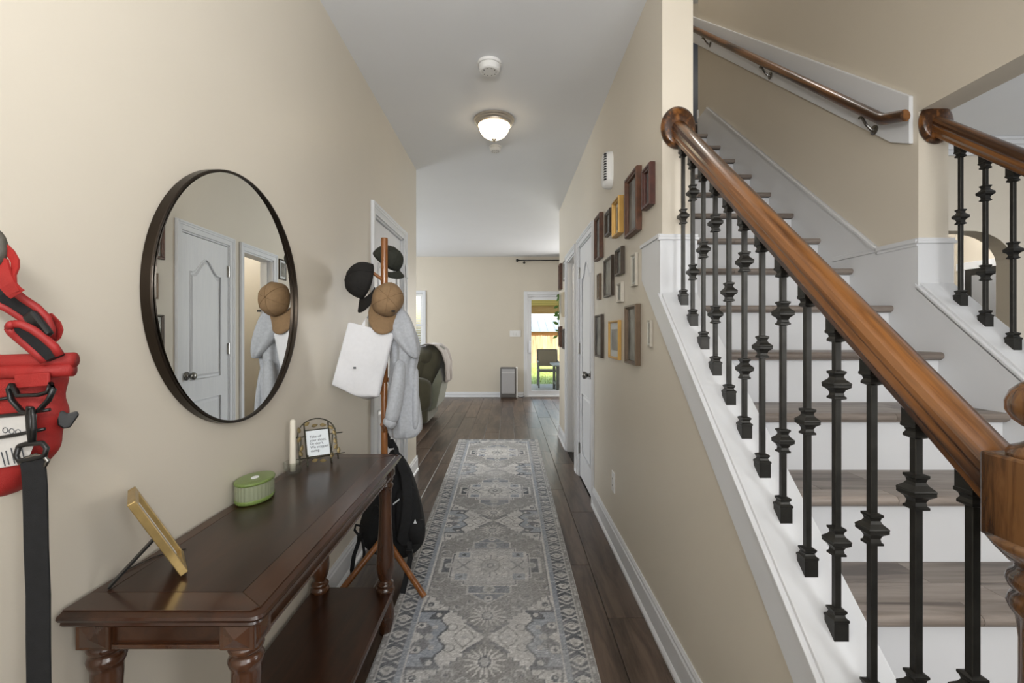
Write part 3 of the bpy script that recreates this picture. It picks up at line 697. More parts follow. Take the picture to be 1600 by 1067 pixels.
    tc = N(nt, 'ShaderNodeTexCoord'); ns = N(nt, 'ShaderNodeTexNoise'); ns.inputs['Scale'].default_value = 240; ns.inputs['Detail'].default_value = 3
    mp = N(nt, 'ShaderNodeMapping'); mp.inputs['Scale'].default_value = (.5,1.6,1); nt.links.new(tc.outputs['Object'], mp.inputs[0]); nt.links.new(mp.outputs[0], ns.inputs[0])
    mr = N(nt, 'ShaderNodeMapRange'); mr.inputs['From Min'].default_value = .3; mr.inputs['From Max'].default_value = .7; mr.inputs['To Min'].default_value = .82; mr.inputs['To Max'].default_value = 1.16; nt.links.new(ns.outputs[0], mr.inputs[0])
    hs = N(nt, 'ShaderNodeHueSaturation'); nt.links.new(mr.outputs[0], hs.inputs['Value']); nt.links.new(a.outputs[0], hs.inputs['Color'])
    nt.links.new(hs.outputs[0], b.inputs['Base Color']); b.inputs['Roughness'].default_value = .95; b.inputs['Specular IOR Level'].default_value = .15
    me.materials.append(m); o = bpy.data.objects.new('runner_rug', me); COL.objects.link(o); o.location = o0
    tag(o, 'long faded grey runner rug with medallion pattern on the hallway floor', 'rug')
rug()
# ================================================================ CONSOLE TABLE
TX0, TX1, TY0, TY1, TZ = XL+.012, -0.458, 0.866, 2.026, 0.736
ct_ = empty('console_table', ((TX0+TX1)/2, (TY0+TY1)/2, 0)); tag(ct_, 'dark walnut console table with turned legs and low shelf under the round mirror', 'table')
def rrect(x0, x1, y0, y1, z, r=.02, n=4, right_only=True):
    """outline with the two corridor side corners clipped round"""
    p = [(x0,y0,z)]
    for k in range(n+1):
        a = -math.pi/2+math.pi/2*k/n; p.append((x1-r+r*math.cos(a), y0+r+r*math.sin(a), z))
    for k in range(n+1):
        a = math.pi/2*k/n; p.append((x1-r+r*math.cos(a), y1-r+r*math.sin(a), z))
    p.append((x0,y1,z)); return p
top = MB(); layers = []
for ins, z in ((.020,-.034),(.014,-.032),(.008,-.026),(.010,-.020),(.004,-.018),(.0,-.012),(.002,-.007),(.010,-.0045),(.013,-.0030)):
    layers.append(rrect(TX0, TX1-ins, TY0+ins, TY1-ins, TZ+z))
tt = sharp(top.rings(layers).build('tabletop', TABB, ct_), 25)
# veneered surface: mitred border boards around a centre panel
bw = .062; x0, x1, ya, yb = TX0, TX1-.013, TY0+.013, TY1-.013; zt0, zt1 = TZ-.0035, TZ
g_ = .0007
def poly_up(pts, m, name):
    MB().prism(pts, 'z', zt0, zt1).build(name, m, tt, bevel=.0006, seg=1)
poly_up([(x0+.03+g_,ya+bw+g_),(x1-bw-g_,ya+bw+g_),(x1-bw-g_,yb-bw-g_),(x0+.03+g_,yb-bw-g_)], TABW, 'centre_panel')
poly_up([(x1-bw,ya+bw),(x1-bw,yb-bw),(x1,yb-.012),(x1-.008,yb-.003),(x1-.0,ya+.012)], TABB, 'border_board')
poly_up([(x0,ya),(x1-.012,ya),(x1-.0012,ya+.012),(x1-bw,ya+bw-g_),(x0,ya+bw-g_)], wood('walnut_cross', rgb(44,24,12), rgb(60,34,19), rgb(78,46,27), scale=(2.5,14,14), rough=.25, coat=.35, ring=1.2, streak=.3, bump=.04), 'border_board')
poly_up([(x0,yb),(x1-.012,yb),(x1-bw,yb-bw+g_),(x0,yb-bw+g_)], TABB, 'border_board')
poly_up([(x0,ya+bw),(x0+.03,ya+bw),(x0+.03,yb-bw),(x0,yb-bw)], TABB, 'border_board')
# apron: corner blocks with pyramids, recessed panels between
ax0_, ax1_, ay0, ay1 = TX0+.012, TX1-.026, TY0+.026, TY1-.026
az0, az1 = .655, TZ-.033; bs = .066
blocks = [(ax0_, ax0_+bs, ay0, ay0+bs), (ax1_-bs, ax1_, ay0, ay0+bs), (ax0_, ax0_+bs, ay1-bs, ay1), (ax1_-bs, ax1_, ay1-bs, ay1)]
for (a, c, d, e_) in blocks:
    k = B(a, c, d, e_, az0-.004, az1).build('corner_block', TABL, ct_, bevel=.002)
    m_ = MB(); zc_ = (az0-.004+az1)/2; u = .008; hz = (az1-az0)/2-.004
    def pyr(face):
        cx_, cy_ = (a+c)/2, (d+e_)/2; hw_ = (c-a)/2-u
        if face == 'y0': P4 = [(a+u,d,zc_-hz),(c-u,d,zc_-hz),(c-u,d,zc_+hz),(a+u,d,zc_+hz)]; ap = (cx_, d-.008, zc_)
        elif face == 'x1': P4 = [(c,d+u,zc_-hz),(c,e_-u,zc_-hz),(c,e_-u,zc_+hz),(c,d+u,zc_+hz)]; ap = (c+.008, cy_, zc_)
        i = [m_.pt(p) for p in P4]; t = m_.pt(ap)
        for q in range(4): m_.face(i[q], i[(q+1)%4], t)
        m_.face(*i[::-1])
    pyr('y0'); pyr('x1'); m_.build('pyramid_boss', TABL, k)
B(ax0_+bs, ax1_-bs, ay0+.010, ay0+.028, az0, az1).build('apron', TABB, ct_, bevel=.001)
B(ax0_+bs, ax1_-bs, ay0+.002, ay0+.012, az0-.003, az0+.006).build('apron_bead', TABL, ct_, bevel=.002)
B(ax0_+bs, ax1_-bs, ay1-.028, ay1-.010, az0, az1).build('apron', TABL, ct_, bevel=.001)
B(ax1_-.028, ax1_-.010, ay0+bs, ay1-bs, az0, az1).build('apron', TABL, ct_, bevel=.001)
B(ax1_-.012, ax1_-.002, ay0+bs, ay1-bs, az0-.003, az0+.006).build('apron_bead', TABL, ct_, bevel=.002)
B(ax0_+.005, ax0_+.02, ay0+bs, ay1-bs, az0, az1).build('apron', TABL, ct_)
LP = [(.026,.652),(.031,.650),(.033,.642),(.030,.635),(.026,.631),(.030,.626),(.033,.619),(.031,.610),(.028,.604),(.027,.598),(.027,.585),(.0255,.56),(.0255,.50),(.028,.43),(.033,.36),(.037,.31),(.038,.285),(.036,.262),(.030,.238),(.024,.224),(.024,.219),(.031,.216),(.035,.209),(.035,.203),(.031,.198),(.034,.194),(.037,.188),(.038,.180),(.034,.174),(.034,.155),
      (.026,.150),(.030,.13),(.036,.09),(.036,.06),(.026,.02),(.024,.0)]
for (a, c, d, e_) in blocks:
    MB().lathe([(r, h) for r, h in LP][::-1], ((a+c)/2, (d+e_)/2, 0), 'z', 28).build('leg', TABL, ct_, smooth=True)
sh = sharp(MB().rings([rrect(ax0_, ax1_-i_, ay0+i_, ay1-i_, z, .03) for i_, z in ((.006,.150),(.0,.155),(.0,.168),(.005,.1745))]).build('shelf', TABB, ct_), 25)

# ================================================================ MIRROR
MC = Vector((XL+.0, 1.456, 1.361)); MR = .379
mi = empty('round_mirror', MC); tag(mi, 'large round mirror with thin black metal rim on the left wall', 'mirror')
yaw = math.radians(-1.5)
ringp = []
b = MB(); prof = [(MR,.002),(MR,.025),(MR-.002,.027),(MR-.007,.027),(MR-.008,.0255),(MR-.008,.017),(MR-.03,.004)]
b.rings([[(MC.x+x_, MC.y+r_*math.cos(t), MC.z+r_*math.sin(t)) for t in [2*math.pi*k/96 for k in range(96)]] for r_, x_ in prof])
sharp(b.build('rim', mat('mirror_rim_metal', rgb(52,44,36), .32, metal=.8, noise=.15), mi), 30)
mm, nt_, bb_ = newmat('mirror_silver'); bb_.inputs['Metallic'].default_value = 1; bb_.inputs['Roughness'].default_value = 0.0; bb_.inputs['Base Color'].default_value = (.86,.87,.86,1)
gl_ = MB(); gr_ = MR-.0085
gl_.rings([[(MC.x+x_+math.sin(yaw)*gr_*math.cos(t), MC.y+gr_*math.cos(t)*math.cos(yaw), MC.z+gr_*math.sin(t)) for t in [2*math.pi*k/96 for k in range(96)]] for x_ in (.019, .0225)])
gl_.build('mirror_glass', mm, mi)

# ================================================================ TABLE TOP ITEMS
GOLD = mat('brushed_gold', rgb(176,150,98), .32, metal=.75, noise=.12, nscale=40)
GOLDE = mat('gold_side', rgb(150,112,60), .4, metal=.4, noise=.15)
PAPER = mat('white_paper', rgb(232,233,234), .8)
# leaning gold photo frame
pf = empty('photo_frame', (-.70, 1.02, TZ)); tag(pf, 'thin gold photo frame leaning on a black easel at the near end of the table', 'photo frame')
# frame plane: bottom edge toward the corridor, leaning back toward the wall; seen edge-on
Bt = Vector((-.687, .995, TZ+.008)); Tp = Vector((-.756, .940, TZ+.178))
up_ = (Tp-Bt).normalized(); al = Vector((-.62, .78, .0)).normalized(); al = (al-up_*al.dot(up_)).normalized(); nrm = up_.cross(al).normalized()
if nrm.x < 0: nrm = -nrm
FH = (Tp-Bt).length; FWd = .116
def slab(mb, u0, u1, v0, v1, n0, n1):
    c8 = [Bt+al*u+up_*v+nrm*n for n in (n0, n1) for (u, v) in ((u0,v0),(u1,v0),(u1,v1),(u0,v1))]
    i = [mb.pt(p) for p in c8]
    for q in ((3,2,1,0),(4,5,6,7),(0,1,5,4),(1,2,6,5),(2,3,7,6),(3,0,4,7)): mb.face(*[i[k] for k in q])
fw = .014; b = MB()
slab(b, 0, fw, 0, FH, -.0075, .0075); slab(b, FWd-fw, FWd, 0, FH, -.0075, .0075); slab(b, fw, FWd-fw, 0, fw, -.0075, .0075); slab(b, fw, FWd-fw, FH-fw, FH, -.0075, .0075)
b.build('frame', GOLD, pf, bevel=.0015)
b = MB(); slab(b, fw, FWd-fw, fw, FH-fw, -.006, -.002); b.build('mat_board', PAPER, pf)
b = MB(); slab(b, fw+.018, FWd-fw-.018, fw+.02, FH-fw-.02, -.002, -.001); b.build('photo', mat('faded_photo', rgb(150,146,140), .5, noise=.4, nscale=30), pf)
b = MB(); slab(b, fw*.8, FWd-fw*.8, fw*.8, FH-fw*.8, -.0080, -.006); b.build('back_board', BLACKF, pf)
j = Bt+al*.02+up_*(FH*.50)-nrm*.0085; ft = Vector((-.812, .953, TZ+.0025))
MB().ribbon([j, j+(ft-j)*.5, ft], al*.016, .004).build('easel_leg', BLACKP, pf)
# oval green glass box
gb = empty('glass_box', (-.794, 1.47, TZ)); tag(gb, 'oval green ribbed glass box with a flat lid standing on the console table', 'glass box')
def translucent(name, c, a=.45, r=.25):
    m, nt, b = newmat(name); b.inputs['Base Color'].default_value = c; b.inputs['Roughness'].default_value = r; b.inputs['Transmission Weight'].default_value = a; b.inputs['IOR'].default_value = 1.45; return m
GRN = translucent('green_glass', rgb(150,176,98), .45, .22); GRNP = translucent('clear_green_glass', rgb(196,204,170), .55, .2)
gc = Vector(gb.location); ga = math.radians(90)
def oval(z, s_, amp=0.0, n=96, base=(.076,.050)):
    p = []
    for k in range(n):
        t = 2*math.pi*k/n; q = s_*(1+amp*math.cos(t*32)); x_, y_ = base[0]*q*math.cos(t), base[1]*q*math.sin(t)
        p.append((gc.x+x_*math.cos(ga)-y_*math.sin(ga), gc.y+x_*math.sin(ga)+y_*math.cos(ga), z))
    return p
sharp(MB().rings([oval(TZ+.001,.93), oval(TZ+.004,.98,.01), oval(TZ+.012,1.0,.012), oval(TZ+.014,.975,.0)]).build('base', GRN, gb), 50)
MB().rings([oval(TZ+.014,.96,.012), oval(TZ+.058,.965,.012)]).build('ribbed_wall', GRNP, gb)
sharp(MB().rings([oval(TZ+.058,.98,.008), oval(TZ+.060,1.01,.016), oval(TZ+.064,1.01,.016), oval(TZ+.066,.99,.008), oval(TZ+.0665,.9)]).build('lid', GRN, gb), 50)
MB().rings([[ (gc.x+(p[0]-gc.x)*.2, gc.y+(p[1]-gc.y)*.2, z) for p in oval(0,1)] for z in (TZ+.0665, TZ+.068)]).build('sticker', PAPER, gb)
# candle in a glass holder
cp = (XL+.050, 1.735, TZ)
hd = empty('candle_holder', cp); tag(hd, 'small clear glass candle holder near the far end of the table', 'candle holder')
sharp(MB().lathe([(.002,.001),(.026,.001),(.030,.004),(.033,.040),(.0335,.044),(.031,.044),(.029,.018),(.016,.014),(.0145,.012),(.014,.006),(.002,.006)], cp, 'z', 12).build('glass_cup', thinglass('clear_holder', (.93,.94,.92,1), .16), hd), 20)
cd = MB().lathe([(.0105,.009),(.0112,.03),(.0098,.19),(.0088,.196),(.004,.199),(.001,.199)], (cp[0],cp[1],TZ), 'z', 18).build('taper_candle', mat('ivory_wax', rgb(226,220,204), .5), smooth=True)
tag(cd, 'tall ivory taper candle standing in the glass holder', 'candle')
# leaf frame with the sign
lf_ = empty('leaf_frame', (XL+.09, 1.93, TZ)); tag(lf_, 'arched bronze leaf frame holding a small white printed sign on the table', 'picture frame')
BRZ = mat('dark_bronze', rgb(74,72,60), .45, metal=.6, noise=.3, nscale=60); LEAF = mat('aged_gold_leaf', rgb(132,116,78), .45, metal=.45, noise=.35, nscale=50)
# local frame: u right, v up (tilted back), facing the viewer and the corridor
O = Vector((XL+.105, 1.845, TZ+.012)); u_ = Vector((.80, .60, 0)).normalized(); v_ = Vector((-.16, .30, .94)); v_ = (v_-u_*v_.dot(u_)).normalized(); n_ = v_.cross(u_)*1.0
if n_.y > 0: n_ = -n_
LFm = lambda u, v, n=0: O+u_*u+v_*v+n_*n
W2 = .072
arch = [LFm(-W2, .0)]+[LFm(-W2, v) for v in (.04, .09)]+[LFm(-W2*math.cos(t), .11+.062*math.sin(t)) for t in [math.pi*k/14 for k in range(15)]]+[LFm(W2, v) for v in (.09, .04, 0)]
b = MB(); b.tube(arch, .0028, 6)
for a, c in (((-.10,.105),(.10,.105+.0)),((-.10,.022),(.10,.022))): b.tube([LFm(a[0],a[1],-.001), LFm(c[0],c[1],-.001)], .0022, 6)
for u in (-.046,.046): b.tube([LFm(u,-.012,.004), LFm(u,.0,.002), LFm(u,.155,0)], .003, 6)
for u in (-.046,.046): b.tube([LFm(u,.022,.001), LFm(u,.020,.020), LFm(u,.030,.024)], .0022, 6)
for u in (-.06,.06): b.tube([LFm(u,.10,-.002), LFm(u,-.012,-.07)], .0024, 6)
b.tube([LFm(-.046,.128), LFm(.046,.128)], .0025, 6); b.tube([LFm(-.046,.020), LFm(.046,.020)], .0025, 6)
b.build('wire_frame', BRZ, lf_, smooth=True)
MB().rings([[LFm(a, c, n) for a, c in ((-.042,.026),(.042,.026),(.042,.125),(-.042,.125))] for n in (.001, .003)]).build('sign_card', mat('sign_card', rgb(222,229,233), .6), lf_)
def leaf(mb, c, ax, sd_, nn, L_, W_):
    pts = []
    for k in range(9):
        t = k/8; w = W_*math.sin(math.pi*t)**.8*(1-.3*t); pts.append((c+ax*(L_*t)+sd_*w+nn*(.002), c+ax*(L_*t)+nn*.0045, c+ax*(L_*t)-sd_*w+nn*.002))
    A = [[mb.pt(p) for p in r] for r in pts]; Bk = [[mb.pt(Vector(p)-nn*.0012) for p in r] for r in pts]
    for k in range(8):
        for q in range(2): mb.face(A[k][q], A[k][q+1], A[k+1][q+1], A[k+1][q]); mb.face(Bk[k+1][q], Bk[k+1][q+1], Bk[k][q+1], Bk[k][q])
        mb.face(A[k][0], A[k+1][0], Bk[k+1][0], Bk[k][0]); mb.face(A[k+1][2], A[k][2], Bk[k][2], Bk[k+1][2])
rl = random.Random(4)
for (a, c, ang) in ((-.066,.05,70),(-.062,.03,110),(-.075,.085,60),(-.064,.12,100),(-.045,.145,40),(-.02,.142,10),(.012,.145,-10),(.045,.138,-40),(.062,.118,-70),(.068,.062,100),(.060,.040,60),(.074,.022,80),(-.03,.006,10),(.0,.004,-5),(.044,.008,70)):
    t = math.radians(ang); mb_ = MB(); leaf(mb_, LFm(a, c, .002), u_*math.cos(t)+v_*math.sin(t), -u_*math.sin(t)+v_*math.cos(t), n_, .026, .008); mb_.build('leaf', LEAF, lf_)
def text(name, body, size, loc, xax, yax, m, parent, ext=.0004, align='LEFT', space=1.0):
    cu = bpy.data.curves.new(name, 'FONT'); cu.body = body; cu.size = size; cu.align_x = align; cu.extrude = ext; cu.space_line = space; cu.resolution_u = 3
    o = bpy.data.objects.new(name, cu); COL.objects.link(o)
    x_, y_ = Vector(xax).normalized(), Vector(yax).normalized(); z_ = x_.cross(y_)
    M = Matrix((x_, y_, z_)).transposed().to_4x4(); M.translation = Vector(loc)
    dg = bpy.context.evaluated_depsgraph_get(); me = bpy.data.meshes.new_from_object(o.evaluated_get(dg)); bpy.data.objects.remove(o)
    me.transform(M); off = Vector((0,0,0)); q = parent
    while q is not None: off += q.location; q = q.parent
    me.transform(Matrix.Translation(-off)); me.materials.clear(); me.materials.append(m)
    o = bpy.data.objects.new(name, me); COL.objects.link(o); o.parent = parent; return o
INK = mat('grey_ink', rgb(70,74,80), .8)
text('lettering', "Take off\nyour shoes.\nOr don't.\nWe stopped\ncaring.", .0135, LFm(-.030,.096,.0034), u_, v_, INK, lf_)
# thin cable lying on the table behind the leaning frame
b = MB().tube([(XL+.014,1.02,TZ+.003),(XL+.030,1.09,TZ+.0015),(XL+.06,1.12,TZ+.0015),(XL+.075,1.125,TZ+.0015)], .0010, 6).build('cable', BLACKP); tag(b, 'thin black cable lying on the table behind the leaning frame', 'cable')

# ================================================================ CEILING FITTINGS
lc = (-.103, 3.29)
cl = empty('ceiling_light', (lc[0], lc[1], H)); tag(cl, 'frosted dome flush ceiling light with brushed nickel ring', 'ceiling light')
NICK = mat('brushed_nickel', rgb(198,188,174), .3, metal=.9)
sharp(MB().lathe([(.002,H-.001),(.142,H-.001),(.142,H-.012),(.134,H-.018),(.134,H-.026),(.124,H-.032),(.122,H-.042),(.112,H-.046),(.108,H-.040),(.002,H-.040)], (lc[0],lc[1],0), 'z', 48).build('nickel_ring', NICK, cl), 30)
dome = MB().lathe([(.110,H-.044),(.108,H-.055),(.098,H-.085),(.078,H-.112),(.050,H-.130),(.020,H-.138),(.002,H-.139)], (lc[0],lc[1],0), 'z', 40).build('glass_dome', emit('frosted_dome', rgb(255,232,196), 4.0), cl, smooth=True)
MB().lathe([(.002,H-.134),(.016,H-.137),(.018,H-.142),(.008,H-.150),(.007,H-.158),(.002,H-.162)], (lc[0],lc[1],0), 'z', 16).build('finial', NICK, cl, smooth=True)
def detector(x, y, r, h, label):
    t = empty('smoke_detector', (x, y, H)); tag(t, label, 'smoke detector')
    sharp(MB().lathe([(.001,H-.0005),(r,H-.0005),(r,H-h*.28),(r*.97,H-h*.32),(.001,H-h*.32)], (x,y,0), 'z', 32).build('base_plate', WPLAST, t), 30)
    sharp(MB().lathe([(.001,H-h*.34),(r*.90,H-h*.34),(r*.90,H-h*.55),(r*.84,H-h*.9),(r*.74,H-h),(.001,H-h)], (x,y,0), 'z', 32).build('cover', WPLAST, t), 30)
    b = MB()
    for k in range(10):
        a = 2*math.pi*k/10; b.box(x+math.cos(a)*r*.55-.003, x+math.cos(a)*r*.55+.003, y+math.sin(a)*r*.55-.003, y+math.sin(a)*r*.55+.003, H-h-.0008, H-h+.001)
    b.build('vent_slots', BLACKSLOT, t)
detector(-.107, 2.60, .066, .052, 'larger round white smoke detector on the ceiling in front of the lamp')
detector(-.108, 3.77, .050, .040, 'smaller round white smoke detector on the ceiling behind the lamp')

# ================================================================ RIGHT WALL: frames, chime, outlet
FD = {'brown': mat('brown_wood_frame', rgb(84,52,34), .4, noise=.3, nscale=40), 'dark': mat('dark_bronze_frame', rgb(64,54,45), .3, metal=.3, noise=.15, nscale=30),
      'red': mat('mahogany_frame', rgb(72,38,30), .35, noise=.25, nscale=40), 'gold': mat('yellow_gold_frame', rgb(196,156,86), .35, metal=.35, noise=.15),
      'silver': mat('pale_silver_frame', rgb(182,177,166), .35, metal=.4, noise=.08, nscale=30), 'cream': mat('cream_frame', rgb(216,206,182), .45),
      'pewter': mat('pewter_frame', rgb(98,82,66), .35, metal=.4, noise=.12, nscale=30)}
def picmat(seed):
    m, nt, b = newmat('old_photograph'); L = nt.links.new
    tc = N(nt, 'ShaderNodeTexCoord'); mp = N(nt, 'ShaderNodeMapping'); mp.inputs['Location'].default_value = (seed*3.1, seed*1.7, seed); L(tc.outputs['Object'], mp.inputs[0])
    n = N(nt, 'ShaderNodeTexNoise'); n.inputs['Scale'].default_value = 9; n.inputs['Detail'].default_value = 3; L(mp.outputs[0], n.inputs[0])
    r = N(nt, 'ShaderNodeValToRGB'); r.color_ramp.elements[0].position = .35; r.color_ramp.elements[1].position = .68
    a = [(88,86,82),(104,104,102),(96,90,84)][seed % 3]; c = [(168,164,156),(150,152,152),(176,170,158)][seed % 3]
    r.color_ramp.elements[0].color = rgb(*a); r.color_ramp.elements[1].color = rgb(*c); L(n.outputs[0], r.inputs[0]); L(r.outputs[0], b.inputs['Base Color'])
    b.inputs['Roughness'].default_value = .5; return m
PICS = [picmat(i) for i in range(4)]
PGL = thinglass('frame_glass', (.96,.97,.97,1), .10)
def wall_frame(y0_, y1_, z0_, z1_, kind, label, depth=.022, fw=.020, matb=True, grp=None):
    x = XR; cy, cz = (y0_+y1_)/2, (z0_+z1_)/2
    t = empty('picture_frame', (x, cy, z0_)); tag(t, label, 'picture frame', grp)
    # four mitred moulding sides as one profile swept round
    prof = [(0,0),(0,depth*.8),(.15*fw,depth),(.55*fw,depth),(.72*fw,depth*.78),(.9*fw,depth*.72),(fw,depth*.55),(fw,0)]
    rings_ = []
    for (sy, sz) in ((-1,-1),(1,-1),(1,1),(-1,1),(-1,-1)):
        rings_.append([(x-d_-.0015, cy+sy*((y1_-y0_)/2-u), cz+sz*((z1_-z0_)/2-u)) for u, d_ in prof])
    b = MB(); b.rings(rings_, cap=False); b.build('frame', FD[kind], t)
    a, c, d_, e_ = y0_+fw*.9, y1_-fw*.9, z0_+fw*.9, z1_-fw*.9
    bk = B(x-.008, x-.0015, a, c, d_, e_).build('mount', PAPER if matb else FD[kind], t)
    q = (.16*(c-a) if matb else .004)
    B(x-.0095, x-.008, a+q, c-q, d_+q, e_-q).build('photograph', random.choice(PICS), t)
    B(x-.0125, x-.0110, a, c, d_, e_).build('pane', PGL, t)
FR = [ # y0,y1,z0,z1,kind,label,depth,fw,mat
 (2.184,2.406,1.735,2.035,'brown','largest brown wooden picture frame of the top row on the right wall',.028,.024,False),
 (1.985,2.105,1.800,1.980,'red','dark red wooden picture frame nearest the pillar in the top row',.026,.022,False),
 (2.528,2.694,1.795,1.998,'gold','bright yellow gold picture frame in the top row',.030,.016,True),
 (2.788,2.940,1.850,2.000,'dark','small dark picture frame left of the yellow gold one',.022,.022,False),
 (3.075,3.275,1.750,2.048,'brown','tall brown picture frame nearest the closed door in the top row',.026,.020,False),
 (2.505,2.649,1.572,1.720,'dark','small dark picture frame above the little square one',.022,.018,False),
 (2.758,2.982,1.476,1.715,'dark','medium dark bronze picture frame in the middle row',.018,.018,False),
 (2.250,2.337,1.482,1.640,'silver','narrow pale silver picture frame nearest the pillar in the middle row',.014,.012,True),
 (3.145,3.223,1.480,1.655,'pewter','small thin brass picture frame nearest the closed door in the middle row',.016,.012,True),
 (2.520,2.632,1.422,1.530,'silver','smallest square silver picture frame below the small dark one',.018,.014,False),
 (3.062,3.276,1.090,1.378,'dark','dark narrow picture frame nearest the closed door in the bottom row',.020,.016,False),
 (2.586,2.845,1.104,1.326,'gold','gold picture frame with white mount in the bottom row',.018,.014,True),
 (2.205,2.416,1.100,1.392,'pewter','largest pewter and brown picture frame of the bottom row',.026,.018,False),
 (2.020,2.066,1.195,1.310,'silver','tiny ornate silver picture frame below the stair skirt',.012,.009,True),
 (5.42,5.60,1.76,2.06,'brown','brown picture frame at the far end of the hall wall, top',.03,.02,False),
 (5.10,5.27,1.83,2.05,'dark','thin dark picture frame beside the doorway, top of the far group',.012,.014,True),
 (5.42,5.58,1.48,1.72,'silver','silver picture frame behind the hanging leaves',.02,.02,True),
 (5.12,5.24,1.43,1.70,'cream','cream picture frame beside the doorway, middle of the far group',.035,.014,True),
 (5.42,5.60,1.09,1.33,'brown','dark wooden picture frame at the far end of the hall wall, bottom',.03,.02,False),
 (5.10,5.26,1.075,1.30,'dark','dark picture frame beside the doorway, bottom of the far group',.022,.014,True)]
for f in FR: wall_frame(f[0], f[1], f[2], f[3], f[4], f[5], f[6], f[7], f[8], 'picture frames on the right hall wall')
# chime
ch = empty('door_chime', (XR, 2.84, 2.12)); tag(ch, 'white slotted door chime box high on the right wall', 'door chime')
b = MB(); hy, z0_, z1_ = .065, 2.125, 2.35
b.rings([[(XR-d_, 2.845+hy*s_*math.cos(t)*1.0, (z0_+z1_)/2+(z1_-z0_)/2*s2*math.copysign(abs(math.sin(t))**.5, math.sin(t))) for t in [2*math.pi*k/28 for k in range(28)]] for d_, s_, s2 in ((0,1,1),(.02,1,1),(.038,.93,.96),(.05,.75,.86),(.053,.5,.7))])
sharp(b.build('cover', WPLAST, ch), 50)
b = MB()
for k in range(11):
    z = 2.165+k*.0150; b.box(XR-.053, XR-.040, 2.798, 2.808, z, z+.007); b.box(XR-.053, XR-.040, 2.786, 2.795, z, z+.007)
b.build('slots', BLACKSLOT, ch)
ol = empty('wall_outlet', (XR, 2.775, .31)); tag(ol, 'white wall outlet low on the right hall wall', 'outlet')
B(XR-.006, XR, 2.74, 2.81, .315, .435).build('plate', WPLAST, ol, bevel=.003)
for z in (.342, .382): 
    s_ = MB().lathe([(.016,-.0),(.016,-.003),(.001,-.003)], (XR-.005, 2.775, z+.012), 'x', 16).build('socket', WPLAST, ol)
    MB().box(XR-.0088, XR-.0078, 2.768, 2.770, z+.008, z+.017).box(XR-.0088, XR-.0078, 2.779, 2.781, z+.008, z+.017).build('slots', BLACKSLOT, s_)
# ================================================================ COAT RACK
RKW = wood('bamboo_rack', rgb(112,66,32), rgb(140,88,44), rgb(156,102,56), scale=(50,50,6), rough=.3, coat=.4, ring=1.0, streak=.3)
PX, PY = -.625, 2.36
rk = empty('coat_rack', (PX, PY, 0)); tag(rk, 'slim reddish wooden coat rack with angled pegs and splayed legs behind the console table', 'coat rack')
MB().lathe([(.001,.16),(.015,.16),(.0165,.17),(.0165,1.000),(.0155,1.003),(.0155,1.009),(.0170,1.012),(.0175,1.722),(.0165,1.731),(.001,1.732)], (PX,PY,0), 'z', 20).build('pole', RKW, rk, smooth=False)
sharp(rk.children[0], 40)
for fx, fy in ((-.398,2.215),(-.812,2.225),(-.66,2.64)):
    a = Vector((PX,PY,.235)); c = Vector((fx,fy,.012)); d_ = (c-a).normalized()
    sharp(MB().tube([a, c], .0145, 16).build('leg', RKW, rk), 40)
for (ax_, ay_, z) in ((-.075,-.04,1.56),(.05,-.075,1.47),(-.05,.07,1.36),(-.05,-.06,1.12),(-.085,-.055,.99),(.075,.045,1.05),(.01,-.085,.80)):
    sharp(MB().tube([(PX,PY,z-.045),(PX+ax_,PY+ay_,z+.012)], .0085, 10).build('peg', RKW, rk), 40)

def lump(seed, amp, sc_):
    r = random.Random(seed); fs = [(r.uniform(.6,1.4)*sc_, r.uniform(.6,1.4)*sc_, r.uniform(.6,1.4)*sc_, r.uniform(0,6.28)) for _ in range(6)]
    return lambda p: amp*sum(math.sin(a*p[0]+b*p[1]+c*p[2]+d) for a, b, c, d in fs)/3
def slices(rows, Yc, ry, n=40, fold=.0, nf=7, seed=0, dyx=0.0, sharpn=1.0):
    """loft of horizontal slices given as (py, px_left, px_right[, Yc, ry]); world sized by the thing's own depth"""
    out = []; rnd = random.Random(seed); ph = rnd.uniform(0, 6)
    for i, q in enumerate(rows):
        py, l, r = q[:3]; yc = q[3] if len(q) > 3 else Yc; rr_ = q[4] if len(q) > 4 else ry
        xl, _, z = at(l, py, yc); xr, _, _ = at(r, py, yc); cx_, rx_ = (xl+xr)/2, (xr-xl)/2; ring = []
        for k in range(n):
            t = 2*math.pi*k/n; c_, s_ = math.cos(t), math.sin(t)
            c2 = math.copysign(abs(c_)**sharpn, c_); s2 = math.copysign(abs(s_)**sharpn, s_)
            f = 1+fold*math.sin(nf*t+ph+i*.25)+fold*.5*math.sin((nf*2+1)*t+ph*2-i*.2)
            ring.append((cx_+rx_*c2*(1+(f-1)*.4), yc+rr_*s2*f+dyx*c_, z))
        out.append(ring)
    return out
HOOD = mat('heather_grey_fleece', rgb(176,180,186), .9, noise=.10, nscale=90, bump=.5, bscale=500, sheen=.3)
hd_ = empty('grey_hoodie', at(630, 500, 2.36)); tag(hd_, 'light heather grey hooded sweatshirt hanging on the coat rack', 'sweatshirt')
b = MB().rings(slices([(480,612,622,2.37,.03),(488,606,632,2.37,.05),(502,601,642,2.37,.065),(520,606,650,2.37,.07),(536,610,656,2.37,.07),(552,611,656,2.37,.066),(570,611,651,2.37,.062),(590,610,650,2.37,.060),(612,608,654,2.37,.062),(636,607,658,2.37,.064),(656,606,661,2.37,.066),(668,606,661,2.37,.064),(671,607,661,2.37,.066),(680,609,654,2.37,.060),(684,611,646,2.37,.05)], 2.37, .06, 44, .16, 5, 3))
b.build('body', HOOD, hd_, smooth=True, sub=1)
